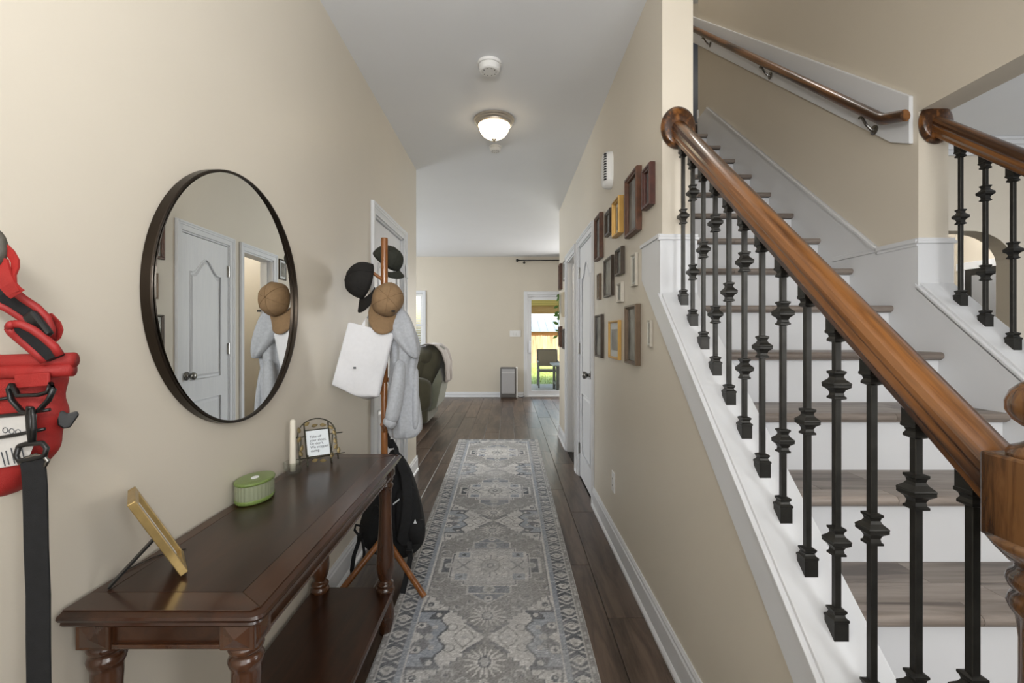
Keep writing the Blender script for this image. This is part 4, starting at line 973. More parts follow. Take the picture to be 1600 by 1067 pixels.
b = MB().rings(slices([(478,611,624,2.31,.02),(486,604,636,2.31,.035),(500,603,644,2.31,.045),(520,609,651,2.31,.048),(540,622,655,2.31,.045),(556,640,655,2.31,.028),(560,646,653,2.31,.012)], 2.31, .04, 30, .10, 4, 5)); b.build('hood', HOOD, hd_, smooth=True, sub=1)
sp_ = [at(626,560,2.30),at(624,590,2.29),at(620,615,2.28),at(616,636,2.27),at(613,650,2.265),at(611,660,2.26)]
b = MB().tube(sp_, [.030,.038,.042,.042,.040,.034], 20, flat=.8); b.build('sleeve', HOOD, hd_, smooth=True, sub=1)
b = MB().tube([at(613,654,2.262),at(609,660,2.258),at(603,667,2.255)], [.030,.036,.028], 18, flat=.85); b.build('cuff', HOOD, hd_, smooth=True, sub=1)
b = MB().tube([at(650,570,2.37),at(649,610,2.34),at(650,645,2.33),at(648,674,2.33)], [.016,.018,.020,.018], 16, flat=.9); b.build('sleeve', HOOD, hd_, smooth=True, sub=1)

# white tote bag
TOTE = mat('white_canvas', rgb(226,227,230), .85, noise=.02, nscale=60, bump=.35, bscale=500)
tb = empty('tote_bag', at(575, 510, 2.24)); tag(tb, 'plain white canvas tote bag hanging from the coat rack over the table end', 'bag')
TL, TR, BR, BL = (Vector(at(543,503,2.20)), Vector(at(613,521,2.275)), Vector(at(588,621,2.25)), Vector(at(517,602,2.165)))
lm = lump(8, .007, 28)
def tote(u, v):
    p = TL*(1-u)*(1-v)+TR*u*(1-v)+BR*u*v+BL*(1-u)*v; s_ = math.sin(math.pi*u)
    w_ = .010*math.sin(math.pi*u)*math.sin(math.pi*min(1,v))+lm((p.x,p.y,p.z))*v
    dip = -.014*s_*v**3+.004*math.sin(u*9)*v
    return (p.x+w_*.5, p.y-w_*1.2, p.z+dip)
MB().grid(tote, 22, 24, th=lambda u, v: Vector((.01+.012*math.sin(math.pi*u)*v, .014+.070*math.sin(math.pi*(u*.92+.04))*v**.8, -.030*v*math.sin(math.pi*u)))).build('bag', TOTE, tb, smooth=True)
tb.children[0].modifiers.new('bevel','BEVEL').width = .004
hp = Vector((PX-.06, PY-.075, 1.335))
for a, c in ((TL.lerp(TR,.35), TL.lerp(TR,.80)),):
    b = MB(); b.ribbon([a+Vector((0,.0,-.03)), a+Vector((0,.004,.02)), a.lerp(hp,.6)+Vector((0,0,.01)), hp+Vector((0,0,.004)), c.lerp(hp,.6)+Vector((.0,0,.01)), c+Vector((0,.004,.02)), c+Vector((0,.0,-.03))], Vector((.012,.006,.020)), .003).build('handle', TOTE, tb)
MB().box(*(lambda p: (p[0]-.006,p[0]+.006,p[1]-.032,p[1]-.030,p[2]-.004,p[2]+.004))(tote(.42,.62))).build('print_mark', INK, tb)

# caps
def make_cap(name, label, c, out, down, m, r=.082, hgt=.105, brim=.075, squash=1.0, roll=0):
    """c: centre of the opening; out: direction the crown bulges; down: direction of the brim"""
    o_ = Vector(out).normalized(); d_ = Vector(down); d_ = (d_-o_*d_.dot(o_)).normalized(); s_ = o_.cross(d_)
    M = Matrix((s_, d_, o_)).transposed().to_4x4(); M.translation = Vector(c)
    t = empty(name, c); tag(t, label, 'cap', 'caps on the coat rack')
    b = MB(); b.M = M; n = 36; rr = []
    for i in range(11):
        a = math.pi/2*i/10.3; ring = []
        for k in range(n):
            q = 2*math.pi*k/n; seam = 1-.012*abs(math.sin(q*3))**.3 if i else 1
            pf_ = math.cos(a)**.72
            dent = 1+.035*math.sin(q*2+roll)+.02*math.sin(q*5+i*.6+roll)
            ring.append((r*.93*pf_*math.cos(q)*dent*seam, r*1.12*pf_*math.sin(q)*dent*seam+.006*math.sin(a)*3*.4, hgt*math.sin(a)**.9*squash))
        rr.append(ring)
    inner = [[(x_*.95, y_*.95, z_*.93) for x_, y_, z_ in rg] for rg in rr]
    b.rings(rr[::-1]+inner, cap=True); b.build('crown', m, t, smooth=True)
    for k in range(3):      # raised seams between the six panels
        q = math.pi*k/3+math.pi/6
        b = MB(); b.M = M; path = []
        for i in range(-10, 11):
            a = math.pi/2*(1-abs(i)/10.3); sg = 1 if i >= 0 else -1; pf_ = math.cos(a)**.72
            qq = q if sg > 0 else q+math.pi; dent = 1+.035*math.sin(qq*2+roll)+.02*math.sin(qq*5+(10-abs(i))*.6+roll)
            path.append((r*.93*pf_*math.cos(qq)*dent*.99, r*1.12*pf_*math.sin(qq)*dent*.99+.0072*math.sin(a), hgt*math.sin(a)**.9*squash+.0005))
        b.tube(path, .0016, 5); b.build('seam', m, t, smooth=True)
    b = MB(); b.M = M; b.ball((0,.007,hgt*squash+.002), (.006,.006,.004), 10, 6); b.build('button', m, t, smooth=True)
    b = MB(); b.M = M
    def br(u, v):
        q = (u-.5)*math.pi*.86; x_ = r*.93*math.sin(q)*(1+.06*v); y_ = r*1.12*math.cos(q)*.98+brim*v*math.cos(q*.80)**.6
        return (x_, y_, .004-.030*(x_/r)**2*(1)-.010*v)
    b.grid(br, 20, 8, th=(0,0,-.0035)); b.build('brim', m, t, smooth=True)
    b = MB(); b.M = M
    for sx_ in (-1, 1):
        for yy in (.03,): b.lathe([(.001,.0),(.0032,.0),(.0032,.0016),(.001,.0016)], (sx_*r*.50, yy, hgt*.80*squash), 'z', 10)
    b.build('eyelets', BLACKF if m is not BLACKC else IRON, t)
    return t, M
BLACKC = mat('black_cap_cotton', rgb(27,25,23), .85, noise=.2, nscale=80, bump=.4, bscale=800)
OLIVE = mat('dark_olive_cap', rgb(44,46,38), .85, noise=.2, nscale=80, bump=.4, bscale=800)
TAN = mat('tan_cap_cotton', rgb(140,113,82), .85, noise=.08, nscale=80, bump=.4, bscale=800)
make_cap('olive_cap', 'dark olive cap hanging behind the top of the coat rack pole', at(603,408,2.44), (.40,-.20,.40), (.35,.5,-1), OLIVE, r=.070, hgt=.085, brim=.045)
make_cap('black_cap', 'black cap hanging on the left side of the coat rack with its brim down', (-.715, 2.36, 1.515), (-.80,-.62,.25), (-.08,.10,-1), BLACKC, r=.085, hgt=.10, brim=.07, roll=1)
tc_, _ = make_cap('tan_cap', 'tan brown baseball cap hanging at the front of the coat rack', (-.583, 2.262, 1.415), (.30,-1,.16), (-.22,.0,-1), TAN, r=.078, hgt=.080, brim=.085, roll=2)
B(-.545, -.529, 2.178, 2.186, 1.352, 1.360).build('tab', BLACKF, tc_, label='small dark fabric tab')

# black backpack
bpk = empty('backpack', at(620, 790, 2.50)); tag(bpk, 'black fabric backpack hanging low on the coat rack behind the table leg', 'backpack')
rows = [(702,610,618,2.47,.015),(712,607,628,2.48,.045),(730,598,640,2.49,.075),(755,586,649,2.50,.09),(785,573,657,2.50,.10),(812,564,663,2.50,.108),(836,561,665,2.50,.108),(850,570,661,2.50,.10),(860,586,652,2.50,.085),(866,600,640,2.50,.06)]
b = MB().rings(slices(rows, 2.5, .1, 40, .03, 6, 2, sharpn=.85)); b.build('body', BLACKF, bpk, smooth=True, sub=1)
b = MB().rings(slices([(758,620,650,2.43,.03),(780,618,656,2.42,.045),(812,617,661,2.415,.05),(838,619,663,2.42,.05),(852,624,656,2.43,.04)], 2.42, .04, 28, .04, 5, 4, sharpn=.8)); b.build('front_pocket', BLACKF, bpk, smooth=True, sub=1)
b = MB().rings(slices([(812,640,662,2.37,.012),(826,638,664,2.365,.018),(848,642,661,2.37,.016)], 2.37, .02, 20, .02, 3, 6)); b.build('side_pocket', BLACKF, bpk, smooth=True)
b = MB().ribbon([at(622,712,2.40),at(634,742,2.375),at(638,780,2.36),at(634,815,2.355),at(628,842,2.36),at(636,852,2.37)], Vector((.050,.01,0)), .012); b.build('shoulder_strap', BLACKF, bpk, smooth=False, bevel=.004)
b = MB().ribbon([at(611,700,2.40),at(606,686,2.37),at(607,676,2.375)], Vector((.024,.004,0)), .004).ribbon([at(611,686,2.40),at(619,700,2.41),at(622,716,2.40)], Vector((.022,.004,0)), .004); b.build('haul_loop', BLACKF, bpk)
b = MB().ribbon([at(640,846,2.36),at(641,872,2.33),at(637,892,2.29),at(630,922,2.25),at(627,950,2.235)], Vector((.026,-.006,0)), .003); b.build('webbing', BLACKF, bpk)
b = MB().box(*(lambda p: (p[0]-.016,p[0]+.016,p[1]-.008,p[1]+.008,p[2]-.012,p[2]+.012))(at(640,862,2.345))); b.build('buckle', BLACKP, bpk, bevel=.003)
b = MB().tube([at(566,822,2.40),at(556,820,2.38),at(554,828,2.375),at(560,836,2.385)], .006, 8); b.ribbon([at(562,832,2.38),at(561,845,2.37),at(553,868,2.35),at(550,890,2.34),at(552,904,2.34)], Vector((.018,.01,0)), .003).ribbon([at(566,842,2.38),at(569,862,2.37),at(568,882,2.36)], Vector((.012,.006,0)), .003); b.build('webbing', BLACKF, bpk)
b = MB().box(*(lambda p: (p[0]-.012,p[0]+.012,p[1]-.008,p[1]+.008,p[2]-.014,p[2]+.014))(at(562,841,2.375))); b.build('buckle', BLACKP, bpk, bevel=.003)
REFL = mat('reflective_strip', rgb(220,224,228), .5)
MB().ribbon([at(614,788,2.348), at(624,780,2.345)], Vector((0,.0,.008)), .002).build('reflective_strip', REFL, bpk, label='small white reflective strip')
tri = [at(646,818,2.342),at(651,818,2.342),at(648.5,811,2.342)]; b = MB(); 
b.rings([[tri[0],tri[1],tri[2]],[tuple(Vector(p)+Vector((0,.003,0))) for p in tri]]); b.build('logo', REFL, bpk, label='small white triangular logo')
b = MB()
for q in range(2): b.tube([at(588+3*math.cos(t)*1.6, 797+q*20+8*math.sin(t), 2.402) for t in [2*math.pi*k/12 for k in range(13)]], .002, 5)
b.build('cord_loops', IRON, bpk)
# white adapter cable on the floor
b = MB(); b.tube([(-.80,2.06,.012),(-.79,2.12,.010),(-.77,2.17,.010)], .003, 6); b.box(-.775,-.755,2.17,2.195,.006,.018); b.tube([(-.765,2.195,.01),(-.73,2.25,.01),(-.70,2.30,.008)], .0025, 6)
tag(b.build('charging_cable', BLACKP), 'black cable with a small connector on the floor beneath the table', 'cable')

# ================================================================ RED PACK AT THE LEFT EDGE
def rp(px, py, dy=0.0): return Vector(at(px, py, .735+.06*max(0,px)/118+dy))
def rf(px, py, off=0.0): return Vector(at(px, py, .802+off))
rd = empty('red_pack', rp(0, 600)); tag(rd, 'red padded harness bag with black buckles hanging at the left edge of the wall', 'harness bag')
# body: rounded roll-top bag
rows = [(578,-60,94),(592,-62,95),(608,-63,94),(625,-64,95),(640,-64,97),(652,-64,94),(668,-64,92),(684,-64,89),(700,-63,82),(716,-62,72),(732,-60,60),(750,-58,44),(766,-56,26),(778,-52,5)]
def padded(rows, yc, ry, amp=.006, nb=3):
    out = []
    for i, (py, l, r) in enumerate(rows):
        xl, _, z = at(l, py, yc); xr, _, _ = at(r, py, yc); cx_, rx_ = (xl+xr)/2, (xr-xl)/2; ring = []
        for k in range(36):
            t = 2*math.pi*k/36; c_, s_ = math.cos(t), math.sin(t)
            ring.append((cx_+rx_*math.copysign(abs(c_)**.6, c_)+amp*math.sin(i*1.7)*abs(c_), yc+ry*math.copysign(abs(s_)**.8, s_), z))
        out.append(ring)
    return out
b = MB().rings(padded(rows, .800, .036)); b.build('bag_body', REDF, rd, smooth=True, sub=1)
b = MB().tube([rf(-18,562,-.03), rf(0,566,-.034), rf(60,564,-.03), rf(117,562,-.02)], .0125, 14, flat=1.0); b.build('roll_top', REDF, rd, smooth=True)
b = MB().tube([rf(-18,578,-.034), rf(0,581,-.038), rf(60,580,-.034), rf(114,577,-.024)], .0115, 14); b.build('roll_top', REDF, rd, smooth=True)
b = MB().tube([rf(-18,777,-.01), rf(0,770,-.012), rf(22,760,-.012), rf(34,750,-.008)], .0022, 8); b.build('edge_piping', mat('white_piping', rgb(214,210,204), .6), rd, smooth=True)
# shoulder straps : black mesh pad with red bound edges
def strap(pts, wid, dpt=0.0, name='shoulder_strap'):
    pts = [rp(x_, y_, dpt) for x_, y_ in pts]; n = len(pts)
    e1, e2 = [], []
    for i, p in enumerate(pts):
        t = (pts[min(i+1,n-1)]-pts[max(i-1,0)]).normalized(); s_ = Vector((-t.z, 0, t.x)); w_ = wid[i]/2
        e1.append(p+s_*w_); e2.append(p-s_*w_)
    b = MB(); A = []
    rr = [[e1[i]+Vector((0,-.003,0)), e2[i]+Vector((0,-.003,0)), e2[i]+Vector((0,.009,0)), e1[i]+Vector((0,.009,0))] for i in range(n)]
    b.rings(rr); o = b.build(name, BLACKF, rd)
    MB().tube(e1, .0062, 8).build('piping', REDP, o, smooth=True); MB().tube(e2, .0062, 8).build('piping', REDP, o, smooth=True)
    MB().tube([e1[-1], (e1[-1]+e2[-1])/2+(e1[-1]-e1[-2])*.25, e2[-1]], .0062, 8).build('piping', REDP, o, smooth=True)
    return o
strap([(-50,425),(-15,450),(5,462),(25,475),(45,488),(60,502),(68,516),(70,530)], [.034,.034,.034,.034,.034,.032,.026,.02], -.005)
strap([(82,560),(72,548),(56,534),(40,522),(26,513),(18,509)], [.028,.032,.032,.030,.024,.012], -.022)
# red webbing loops
b = MB(); 
b.ribbon([rp(-12,405,-.03), rp(2,412,-.03), rp(6,430,-.032), rp(12,445,-.034), rp(22,456,-.034), rp(28,460,-.034)], Vector((.020,.0,.012)), .003)
b.ribbon([rp(6,384,-.03), rp(16,394,-.034), rp(24,408,-.036), rp(24,420,-.036), rp(19,432,-.036), rp(20,446,-.036), rp(26,456,-.036)], Vector((.011,0,.004)), .003)
b.build('red_webbing', REDF, rd)
b = MB().ribbon([rp(70,492,.01), rp(84,506,.005), rp(88,518,.0), rp(84,530,.0), rp(76,537,.0)], Vector((.022,0,.006)), .003); b.build('red_webbing', REDF, rd)
b = MB().box(*(lambda p: (p.x-.010,p.x+.010,p.y-.006,p.y+.006,p.z-.024,p.z+.024))(Vector((0,0,0)))); 
o = b.build('buckle', BLACKP, rd, bevel=.004, label='black plastic side release buckle')
pB = rp(60, 508, -.020); o.location = pB-rd.location; o.rotation_euler = (0, math.radians(-38), 0)
o.data.transform(Matrix.Translation(rd.location))   # keep the mesh centred on its own origin
b = MB(); b.rings([[tuple(rp(x_, y_, d_)) for x_, y_ in ((88,646),(98,641),(106,646),(121,642),(124,648),(110,668),(99,670),(90,664))] for d_ in (.012,.022)]); b.build('side_buckle', BLACKP, rd, bevel=.002)
# white label
lb = MB(); lb.rings([[tuple(rf(x_, y_, d_)) for x_, y_ in ((-22,655),(58,647),(55,690),(42,724),(-22,735))] for d_ in (-.042,-.039)]); lab = lb.build('care_label', mat('white_label', rgb(200,198,194), .7, noise=.05, nscale=60), rd, bevel=.001, label='printed white label')
for q, (a, c) in enumerate((((2,706),(8,728)),((9,704),(14,726)),((17,700),(23,724)),((25,699),(31,722)),((33,697),(38,718)))):
    MB().ribbon([rf(a[0],a[1],-.0430), rf(c[0],c[1],-.0430)], Vector((.0016,0,0)), .0006).build('print_line', INK, lab)
for q in range(3):
    MB().tube([rf(8+q*10+4*math.cos(t), 672+q*1.5+4*math.sin(t), -.0428) for t in [2*math.pi*k/12 for k in range(13)]], .0006, 4).build('print_ring', INK, lab)
# black elastic lines
for (p0_, p1_) in (((-22,625),(18,621)),((-22,652),(78,640)),((-22,687),(70,670))):
    MB().tube([rf(p0_[0],p0_[1],-.044), rf((p0_[0]+p1_[0])/2,(p0_[1]+p1_[1])/2+1,-.045), rf(p1_[0],p1_[1],-.040)], .0028, 8).build('elastic_cord', BLACKP, rd, smooth=True)
MB().ribbon([rf(24,596,-.045), rf(51,594,-.046), rf(78,592,-.044)], Vector((0,0,.022)), .005).build('webbing_tab', REDF, rd, bevel=.002)
# black ring, clip and leash strap
MB().tube([rf(x_, y_, -.050) for x_, y_ in ((19,600),(14,608),(18,625),(34,643),(46,645),(60,642),(76,625),(84,608),(80,599),(76,612),(60,617),(28,618),(19,600))], .0034, 8, flat=1.5).build('dee_ring', BLACKP, rd, smooth=True)
ls = empty('leash', rf(50, 720, -.05)); tag(ls, 'black webbing leash strap clipped to the red bag and hanging down the wall', 'leash')
b = MB(); b.tube([rf(x_, y_, -.058) for x_, y_ in ((50,638),(45,636),(44,650),(45,668),(48,690),(52,690),(53,668),(52,650),(50,638))], .0036, 8).tube([rf(48,640,-.058), rf(49,690,-.058)], .0042, 8); b.build('trigger_clip', BLACKP, ls, smooth=True)
b = MB(); b.tube([rf(x_, y_, -.058) for x_, y_ in ((30,697),(25,712),(30,720),(52,716),(70,712),(73,700),(66,692),(40,694),(30,697))], .0040, 8); b.build('swivel', BLACKP, ls, smooth=True)
b = MB(); b.tube([rf(x_, y_, -.058) for x_, y_ in ((30,724),(40,716),(56,711),(68,712),(75,720),(70,728))], .0030, 8); b.build('ring', DNICK, ls, smooth=True)
b = MB().ribbon([rf(50,716,-.056), rf(53,735,-.056), rf(55,760,-.055), rf(56,800,-.052), rf(57,860,-.050), rf(60,930,-.048), rf(60,1000,-.046), rf(61,1070,-.044), rf(60,1180,-.042), rf(60,1240,-.04)], Vector((.034,.004,0)), .0035); b.build('strap', BLACKF, ls)
# hook holding it
hk = empty('wall_hook', (XL, .742, 1.43)); tag(hk, 'dark grey rounded wall hook above the red bag at the left edge', 'hook')
MB().ball(rp(-9, 388, -.03), (.018,.012,.030), 16, 10).build('knob', mat('hook_grey', rgb(72,68,60), .6, noise=.2, nscale=60), hk, smooth=True)
MB().tube([(XL,.735,1.41), tuple(rp(-6,396,-.02))], .006, 8).build('stem', IRON, hk)

# ================================================================ LIVING ROOM
RCL = mat('olive_suede', rgb(84,82,66), .8, noise=.18, nscale=6, bump=.25, bscale=60, sheen=.4)
RCG = mat('olive_suede_light', rgb(132,136,122), .75, noise=.10, nscale=6, bump=.2, bscale=60, sheen=.4)
rc = empty('recliner', (-1.45, 6.6, 0)); tag(rc, 'dark olive upholstered recliner chair partly hidden by the hall corner', 'armchair')
def puff(nm, c, r, e=.55, m=RCL, rot=(0,0,0)):
    b = MB(); b.M = Matrix.Translation(Vector(c)) @ Matrix.Rotation(math.radians(rot[2]),4,'Z') @ Matrix.Rotation(math.radians(rot[1]),4,'Y') @ Matrix.Rotation(math.radians(rot[0]),4,'X')
    b.ball((0,0,0), r, 28, 16, e); return b.build(nm, m, rc, smooth=True)
# the chair faces left; its back leans to the right
puff('backrest', (-1.12,6.75,.74), (.17,.40,.36), .6, RCL, (0,14,0))
puff('back_cushion', (-1.24,6.68,.80), (.15,.36,.26), .7, RCL, (0,12,0))
puff('headrest', (-1.16,6.66,.93), (.15,.36,.13), .75, RCL, (0,10,0))
puff('arm', (-1.45,6.32,.42), (.42,.12,.24), .5, RCL, (0,0,0))
puff('arm', (-1.45,7.14,.42), (.42,.12,.24), .5, RCL, (0,0,0))
puff('seat', (-1.50,6.73,.40), (.40,.36,.16), .5)
b = MB(); b.prism([(-1.20,.12),(-.98,.24),(-.90,.60),(-.93,.78),(-1.06,.52),(-1.13,.42)], 'y', 6.34, 7.12); b.build('rear_panel', RCG, rc, bevel=.02, seg=3)
B(-1.85, -1.08, 6.26, 7.20, .04, .30).build('base', RCL, rc, bevel=.04, seg=3)
bk_ = mat('pale_throw', rgb(196,188,184), .95, noise=.08, nscale=14, bump=.6, bscale=90, sheen=.5)
lmp = lump(3, .010, 24)
def thr(u, v):
    a = v; 
    path = [(-1.24,1.07),(-1.12,1.11),(-1.0,1.09),(-.90,1.0),(-.855,.85),(-.85,.70),(-.855,.58)]
    f = a*(len(path)-1); i = min(int(f), len(path)-2); t = f-i; x_ = path[i][0]*(1-t)+path[i+1][0]*t; z_ = path[i][1]*(1-t)+path[i+1][1]*t
    y_ = 6.36+u*.62; w_ = lmp((x_,y_*1.6,z_*.4))+.012*math.sin(u*34)*a
    return (x_+w_, y_, z_+w_*.4+.02*math.sin(u*7)*a)
o = MB().grid(thr, 36, 26, th=(-.012,0,-.008)).build('throw_blanket', bk_, smooth=True); tag(o, 'pale pinkish throw blanket draped over the back of the recliner', 'blanket')
# air purifier
ap = empty('air_purifier', (-.02, 8.95, 0)); tag(ap, 'silver grey floor air purifier standing against the far wall', 'air purifier')
B(-.165, .135, 8.85, 9.07, .03, .60).build('housing', mat('dark_grey_housing', rgb(96,94,92), .45), ap, bevel=.02, seg=3)
B(.137, .165, 8.86, 9.07, .03, .60).build('side_panel', WPLAST, ap, bevel=.008)
B(-.135, .110, 8.838, 8.852, .11, .575).build('front_panel', mat('silver_panel', rgb(178,178,180), .35, metal=.3), ap, bevel=.005)
B(-.135, .110, 8.832, 8.838, .50, .51).build('light_bar', WPLAST, ap)
B(-.150, .150, 8.86, 9.06, .0, .035).build('base', mat('brown_base', rgb(70,54,44), .5), ap)
cbp = MB().tube([(.17,9.05,.03),(.22,9.1,.01),(.27,9.12,.012),(.32,9.14,.03)], .005, 6); tag(cbp.build('power_cable', BLACKP), 'dark power cable on the floor beside the air purifier', 'cable')
# light switch
sw = empty('light_switch', (.115, YF, 1.21)); tag(sw, 'white double light switch on the far wall beside the patio door', 'light switch')
B(.02, .235, YF-.007, YF, 1.18, 1.30).build('plate', WPLAST, sw, bevel=.003)
for x_ in (.075, .128, .18): B(x_-.012, x_+.012, YF-.013, YF-.007, 1.21, 1.27).build('toggle', WPLAST, sw, bevel=.002)
# curtain rod
cr = empty('curtain_rod', (1.2, YF-.08, 2.66)); tag(cr, 'dark bronze curtain rod above the patio door', 'curtain rod')
MB().tube([(.20,YF-.09,2.66),(2.4,YF-.09,2.66)], .012, 12, up=(0,1,0)).build('rod', IRON, cr, smooth=True)
MB().lathe([(.001,.0),(.018,.0),(.030,.012),(.034,.022),(.030,.032),(.014,.044),(.014,.055),(.020,.06),(.013,.066)], (.14,YF-.09,2.66), 'x', 18).build('finial', IRON, cr, smooth=True)
MB().tube([(.30,YF,2.63),(.30,YF-.09,2.645)], .008, 8).lathe([(.001,-.004),(.022,-.004),(.022,0),(.001,0)], (.30,YF,2.63), 'y', 14).build('bracket', IRON, cr)
# hanging plant on the end of the hall wall
pl = empty('hanging_plant', (.72, YRE+.12, 1.95)); tag(pl, 'trailing green leafy plant hanging beside the end of the hall wall', 'plant')
sharp(MB().lathe([(.001,1.56),(.055,1.56),(.075,1.70),(.078,1.71),(.068,1.71),(.062,1.69),(.001,1.69)], (.735,YRE+.11,0), 'z', 20).build('pot', mat('plant_pot', rgb(214,208,198), .6), pl), 40)
MB().tube([(.735,YRE+.0,1.80),(.735,YRE+.11,1.80),(.735,YRE+.11,1.69)], .004, 6, up=(1,0,0)).build('hook', IRON, pl)
GR1 = mat('green_leaf', rgb(86,128,56), .45, noise=.35, nscale=30); rl = random.Random(12)
vines = [[(.70,5.86,1.70),(.655,5.84,1.74),(.625,5.84,1.66),(.610,5.85,1.52),(.618,5.86,1.36),(.612,5.86,1.22)], [(.70,5.90,1.70),(.66,5.92,1.72),(.640,5.93,1.60),(.645,5.93,1.45),(.64,5.92,1.28)]]
for vn in vines:
    MB().tube(vn, .003, 6).build('vine', GR1, pl, smooth=True)
    for k in range(11):
        f = k/10*(len(vn)-1.01); i = int(f); p = Vector(vn[i]).lerp(Vector(vn[i+1]), f-i)
        a_ = rl.uniform(-1, 1); ax_ = Vector((a_-.35, rl.uniform(-.6,.2), rl.uniform(-.6,.5))).normalized(); nn = Vector((rl.uniform(-.3,.3), -1, rl.uniform(-.2,.6))).normalized()
        sd_ = ax_.cross(nn).normalized(); mb_ = MB(); leaf(mb_, p, ax_, sd_, nn, rl.uniform(.055,.085), rl.uniform(.018,.026)); mb_.build('leaf', GR1, pl, smooth=False)

# ================================================================ BATHROOM (seen in the mirror)
va = empty('bathroom_vanity', (2.2, 5.0, 0)); tag(va, 'pale bathroom vanity cabinet seen in the mirror through the doorway', 'vanity')
VAN = mat('vanity_paint', rgb(206,200,190), .45)
B(2.02, 2.49, 4.33, 5.60, .08, .80).build('cabinet', VAN, va, bevel=.004)
for k in range(3):
    d_ = B(2.0, 2.02, 4.36+k*.415, 4.745+k*.415, .12, .58).build('cabinet_door', VAN, va, bevel=.006); B(1.996,2.0,4.42+k*.415,4.685+k*.415,.18,.52).build('panel', VAN, d_, bevel=.003)
    d_ = B(2.0, 2.02, 4.36+k*.415, 4.745+k*.415, .60, .77).build('drawer', VAN, va, bevel=.006)
B(1.99, 2.49, 4.31, 5.62, .80, .84).build('countertop', mat('vanity_top', rgb(222,216,206), .3), va, bevel=.006)
fa = MB().tube([(2.36,4.95,.84),(2.36,4.95,.93),(2.30,4.95,.96),(2.25,4.95,.93)], .011, 10, up=(0,1,0)).lathe([(.001,.84),(.02,.84),(.018,.88),(.001,.89)], (2.38,4.86,0), 'z', 12).lathe([(.001,.84),(.02,.84),(.018,.88),(.001,.89)], (2.38,5.04,0), 'z', 12); fa.build('faucet', CHROME, va, smooth=True)
am = empty('arched_mirror', (2.5, 4.95, 1.0)); tag(am, 'arched wall mirror above the bathroom vanity', 'mirror')
pts = [(4.60,.98),(5.30,.98)]+[(4.95+.35*math.cos(t), 1.60+.35*math.sin(t)) for t in [math.pi*k/16 for k in range(17)]]
MB().prism(pts, 'x', 2.485, 2.499).build('glass', mm, am)
bl2 = empty('vanity_light', (2.45, 4.95, 2.15)); tag(bl2, 'lit vanity light bar above the bathroom mirror', 'wall lamp')
B(2.46, 2.499, 4.70, 5.20, 2.08, 2.14).build('bar', CHROME, bl2, bevel=.004)
for k in range(3): MB().lathe([(.001,2.02),(.05,2.02),(.055,2.06),(.045,2.12),(.02,2.15),(.001,2.15)], (2.40,4.75+k*.2,0), 'z', 16).build('shade', emit('lit_shade', (1,.95,.88,1), 5), bl2, smooth=True)

# ================================================================ OUTSIDE
CONC = mat('patio_concrete', rgb(176,172,162), .85, noise=.08, nscale=6, bump=.2, bscale=60)
pa = B(-4, 8, YF+.15, 12.45, -.25, -.10).build('patio_slab', CONC); struct(pa, 'pale concrete patio slab outside the glass door', 'patio')
LAWN = mat('lawn_green', rgb(150,164,84), .95, noise=.3, nscale=14, bump=.8, bscale=80)
b = MB().prism([(12.45,-.13),(28.2,-.56),(60,-.6),(60,-1.2),(12.45,-.9)], 'x', -25, 30); struct(b.build('lawn', LAWN), 'sunlit green lawn sloping down to the fence', 'lawn')
b = MB(); rg = random.Random(5)
for k in range(9000):
    x_, y_ = rg.uniform(-1.5,5.5), rg.uniform(12.5,22); z_ = -.13-(y_-12.45)*.0273; h_ = rg.uniform(.03,.07); a_ = rg.uniform(0,3.14); dx_, dy_ = math.cos(a_)*.008, math.sin(a_)*.008
    i = [b.pt(p) for p in ((x_-dx_,y_-dy_,z_),(x_+dx_,y_+dy_,z_),(x_+rg.uniform(-.02,.02),y_+rg.uniform(-.02,.02),z_+h_))]; b.face(*i)
tag(b.build('grass', LAWN), 'short bright green grass of the back lawn', 'grass', kind='stuff')
FEN = wood('fence_pine', rgb(142,112,82), rgb(172,146,114), rgb(188,164,134), scale=(9,9,1.2), rough=.8, perobj=.12, ring=2)
fe = empty('wooden_fence', (2, 28, -.55)); tag(fe, 'tall pale pine board fence at the end of the lawn', 'fence')
pk = None
for k in range(40):
    x_ = -2.0+k*.149
    if pk is None:
        pk = MB().prism([(0,-.56),(.142,-.56),(.142,1.04),(.110,1.09),(.032,1.09),(0,1.04)], 'y', 28.0, 28.025).build('picket', FEN, fe); x00 = x_; pk.location = (x_, pk.location.y, pk.location.z)
    else:
        o = pk.copy(); COL.objects.link(o); o.parent = fe; o.location = (x_, pk.location.y, pk.location.z+rg.uniform(-.02,.02))
for z in (.95, .28, -.35): B(-3.5, 6, 28.025, 28.07, z-.05, z+.05).build('rail', FEN, fe)
pk.location.x = -2.0
# neighbour building
nb_ = empty('shed', (4, 38, -.6)); tag(nb_, 'outbuilding with pale ribbed metal roof beyond the fence', 'building')
ROOFM = mat('pale_metal_roof', rgb(138,148,158), .5, metal=.2)
b = MB().prism([(36.0,1.33),(40.5,2.55),(40.5,2.60),(36.0,1.38)], 'x', -6, 14); rf = b.build('roof', ROOFM, nb_)
for k in range(34):
    x_ = -6+k*.6; MB().prism([(36.0,1.38),(40.5,2.60),(40.5,2.65),(36.0,1.43)], 'x', x_, x_+.07).build('rib', ROOFM, rf)
B(-5.6, 13.6, 36.5, 44.5, -.6, 1.45).build('wall', mat('brown_siding', rgb(158,104,66), .8, noise=.1), nb_)
MB().prism([(40.5,2.55),(45,1.3),(45,1.35),(40.5,2.60)], 'x', -6, 14).build('roof', ROOFM, nb_)
B(-5.8, 13.8, 41, 41.2, 2.5, 4.4).build('gable', mat('pale_wall', rgb(216,220,224), .8), nb_)
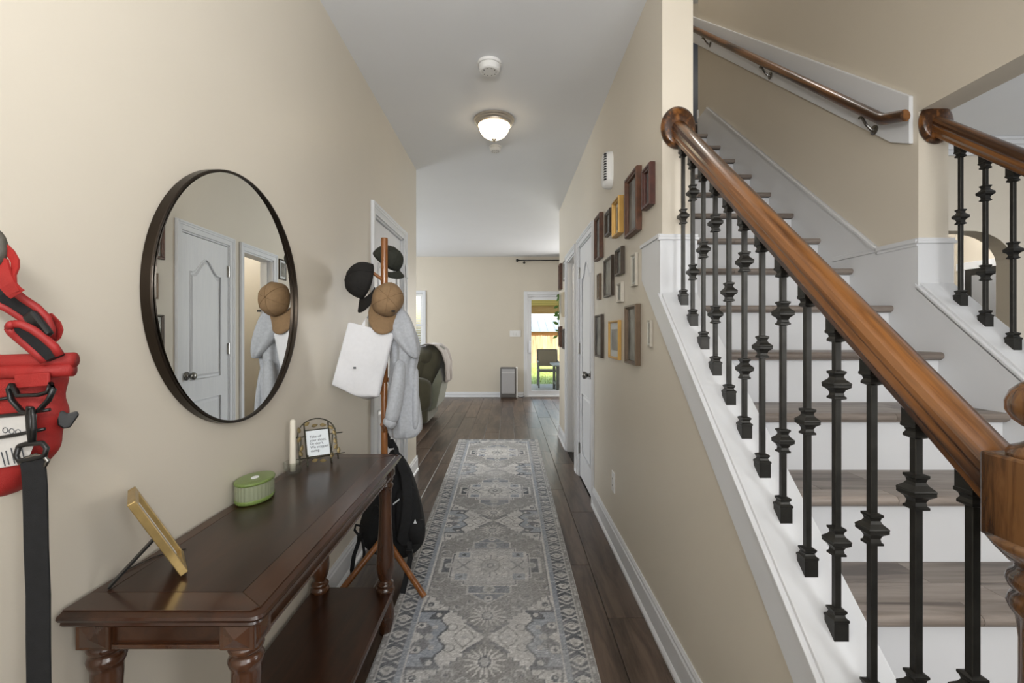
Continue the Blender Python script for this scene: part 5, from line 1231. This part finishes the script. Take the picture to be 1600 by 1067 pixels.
# porch roof: boards and header beam
po = empty('porch_roof', (2.2, 11, 2.1)); tag(po, 'wooden porch roof boards and header beam above the patio', 'porch roof')
PINE = wood('porch_pine', rgb(186,140,72), rgb(222,180,108), rgb(240,206,140), scale=(1.2,9,9), rough=.6, perobj=.15, ring=2)
bd0 = None; nbd = 20
for k in range(nbd):
    ya_ = YF+.18+k*(13.0-YF-.18)/nbd; yb_ = ya_+(13.0-YF-.18)/nbd-.008
    zf = lambda y: 2.32-(y-YF)*.092
    MB().prism([(ya_,zf(ya_)),(yb_,zf(yb_)),(yb_,zf(yb_)+.02),(ya_,zf(ya_)+.02)], 'x', -.9, 5.5).build('board', PINE, po)
B(-.9, 5.5, 13.0, 13.09, 1.79, 2.06).build('header_beam', PINE, po)
for x_ in (-.8, 5.3): B(x_-.07, x_+.07, 12.3, 12.44, -.1, 2.0).build('post', PINE, po)
MB().prism([(YF+.16,2.40),(13.3,2.03),(13.3,2.08),(YF+.16,2.5)], 'x', -1.0, 5.6).build('roof_deck', mat('roof_deck', rgb(90,80,70), .9), po)
# patio chair
pc = empty('patio_chair', (.98, 11.8, -.1)); tag(pc, 'grey metal patio chair with mesh back on the patio', 'chair')
GM = mat('patio_metal', rgb(104,106,104), .5, metal=.3); MESH = mat('taupe_mesh', rgb(136,128,114), .8)
for x_ in (.74, 1.24):
    MB().tube([(x_,11.55,-.1),(x_,11.57,.52)], .02, 8, up=(1,0,0)).build('leg', GM, pc); MB().tube([(x_,12.10,-.1),(x_,12.05,.30),(x_,12.17,.82)], .02, 8, up=(1,0,0)).build('leg', GM, pc)
    MB().tube([(x_,11.52,.52),(x_,12.12,.54)], .022, 8, up=(1,0,0)).build('arm', GM, pc)
B(.74, 1.24, 11.56, 12.08, .29, .33).build('seat', MESH, pc, bevel=.006)
MB().prism([(12.06,.40),(12.16,.82),(12.18,.82),(12.08,.40)], 'x', .76, 1.22).build('backrest', MESH, pc)
MB().tube([(.74,12.17,.82),(1.24,12.17,.82)], .018, 8, up=(0,1,0)).build('top_rail', GM, pc); MB().tube([(.74,11.56,.31),(1.24,11.56,.31)], .018, 8, up=(0,1,0)).build('front_rail', GM, pc)
pt_ = empty('patio_table', (1.5, 10.9, -.1)); tag(pt_, 'grey patio table with slatted top beside the patio chair', 'table')
B(1.0, 2.0, 10.5, 11.5, .50, .53).build('tabletop', mat('table_stone', rgb(150,154,156), .5), pt_, bevel=.005)
for x_ in (1.10, 1.92):
    for y_ in (10.6, 11.4): B(x_-.03, x_+.03, y_-.03, y_+.03, -.1, .50).build('leg', GM, pt_)
B(1.08, 1.94, 10.6, 11.4, .05, .10).build('lower_shelf', GM, pt_)
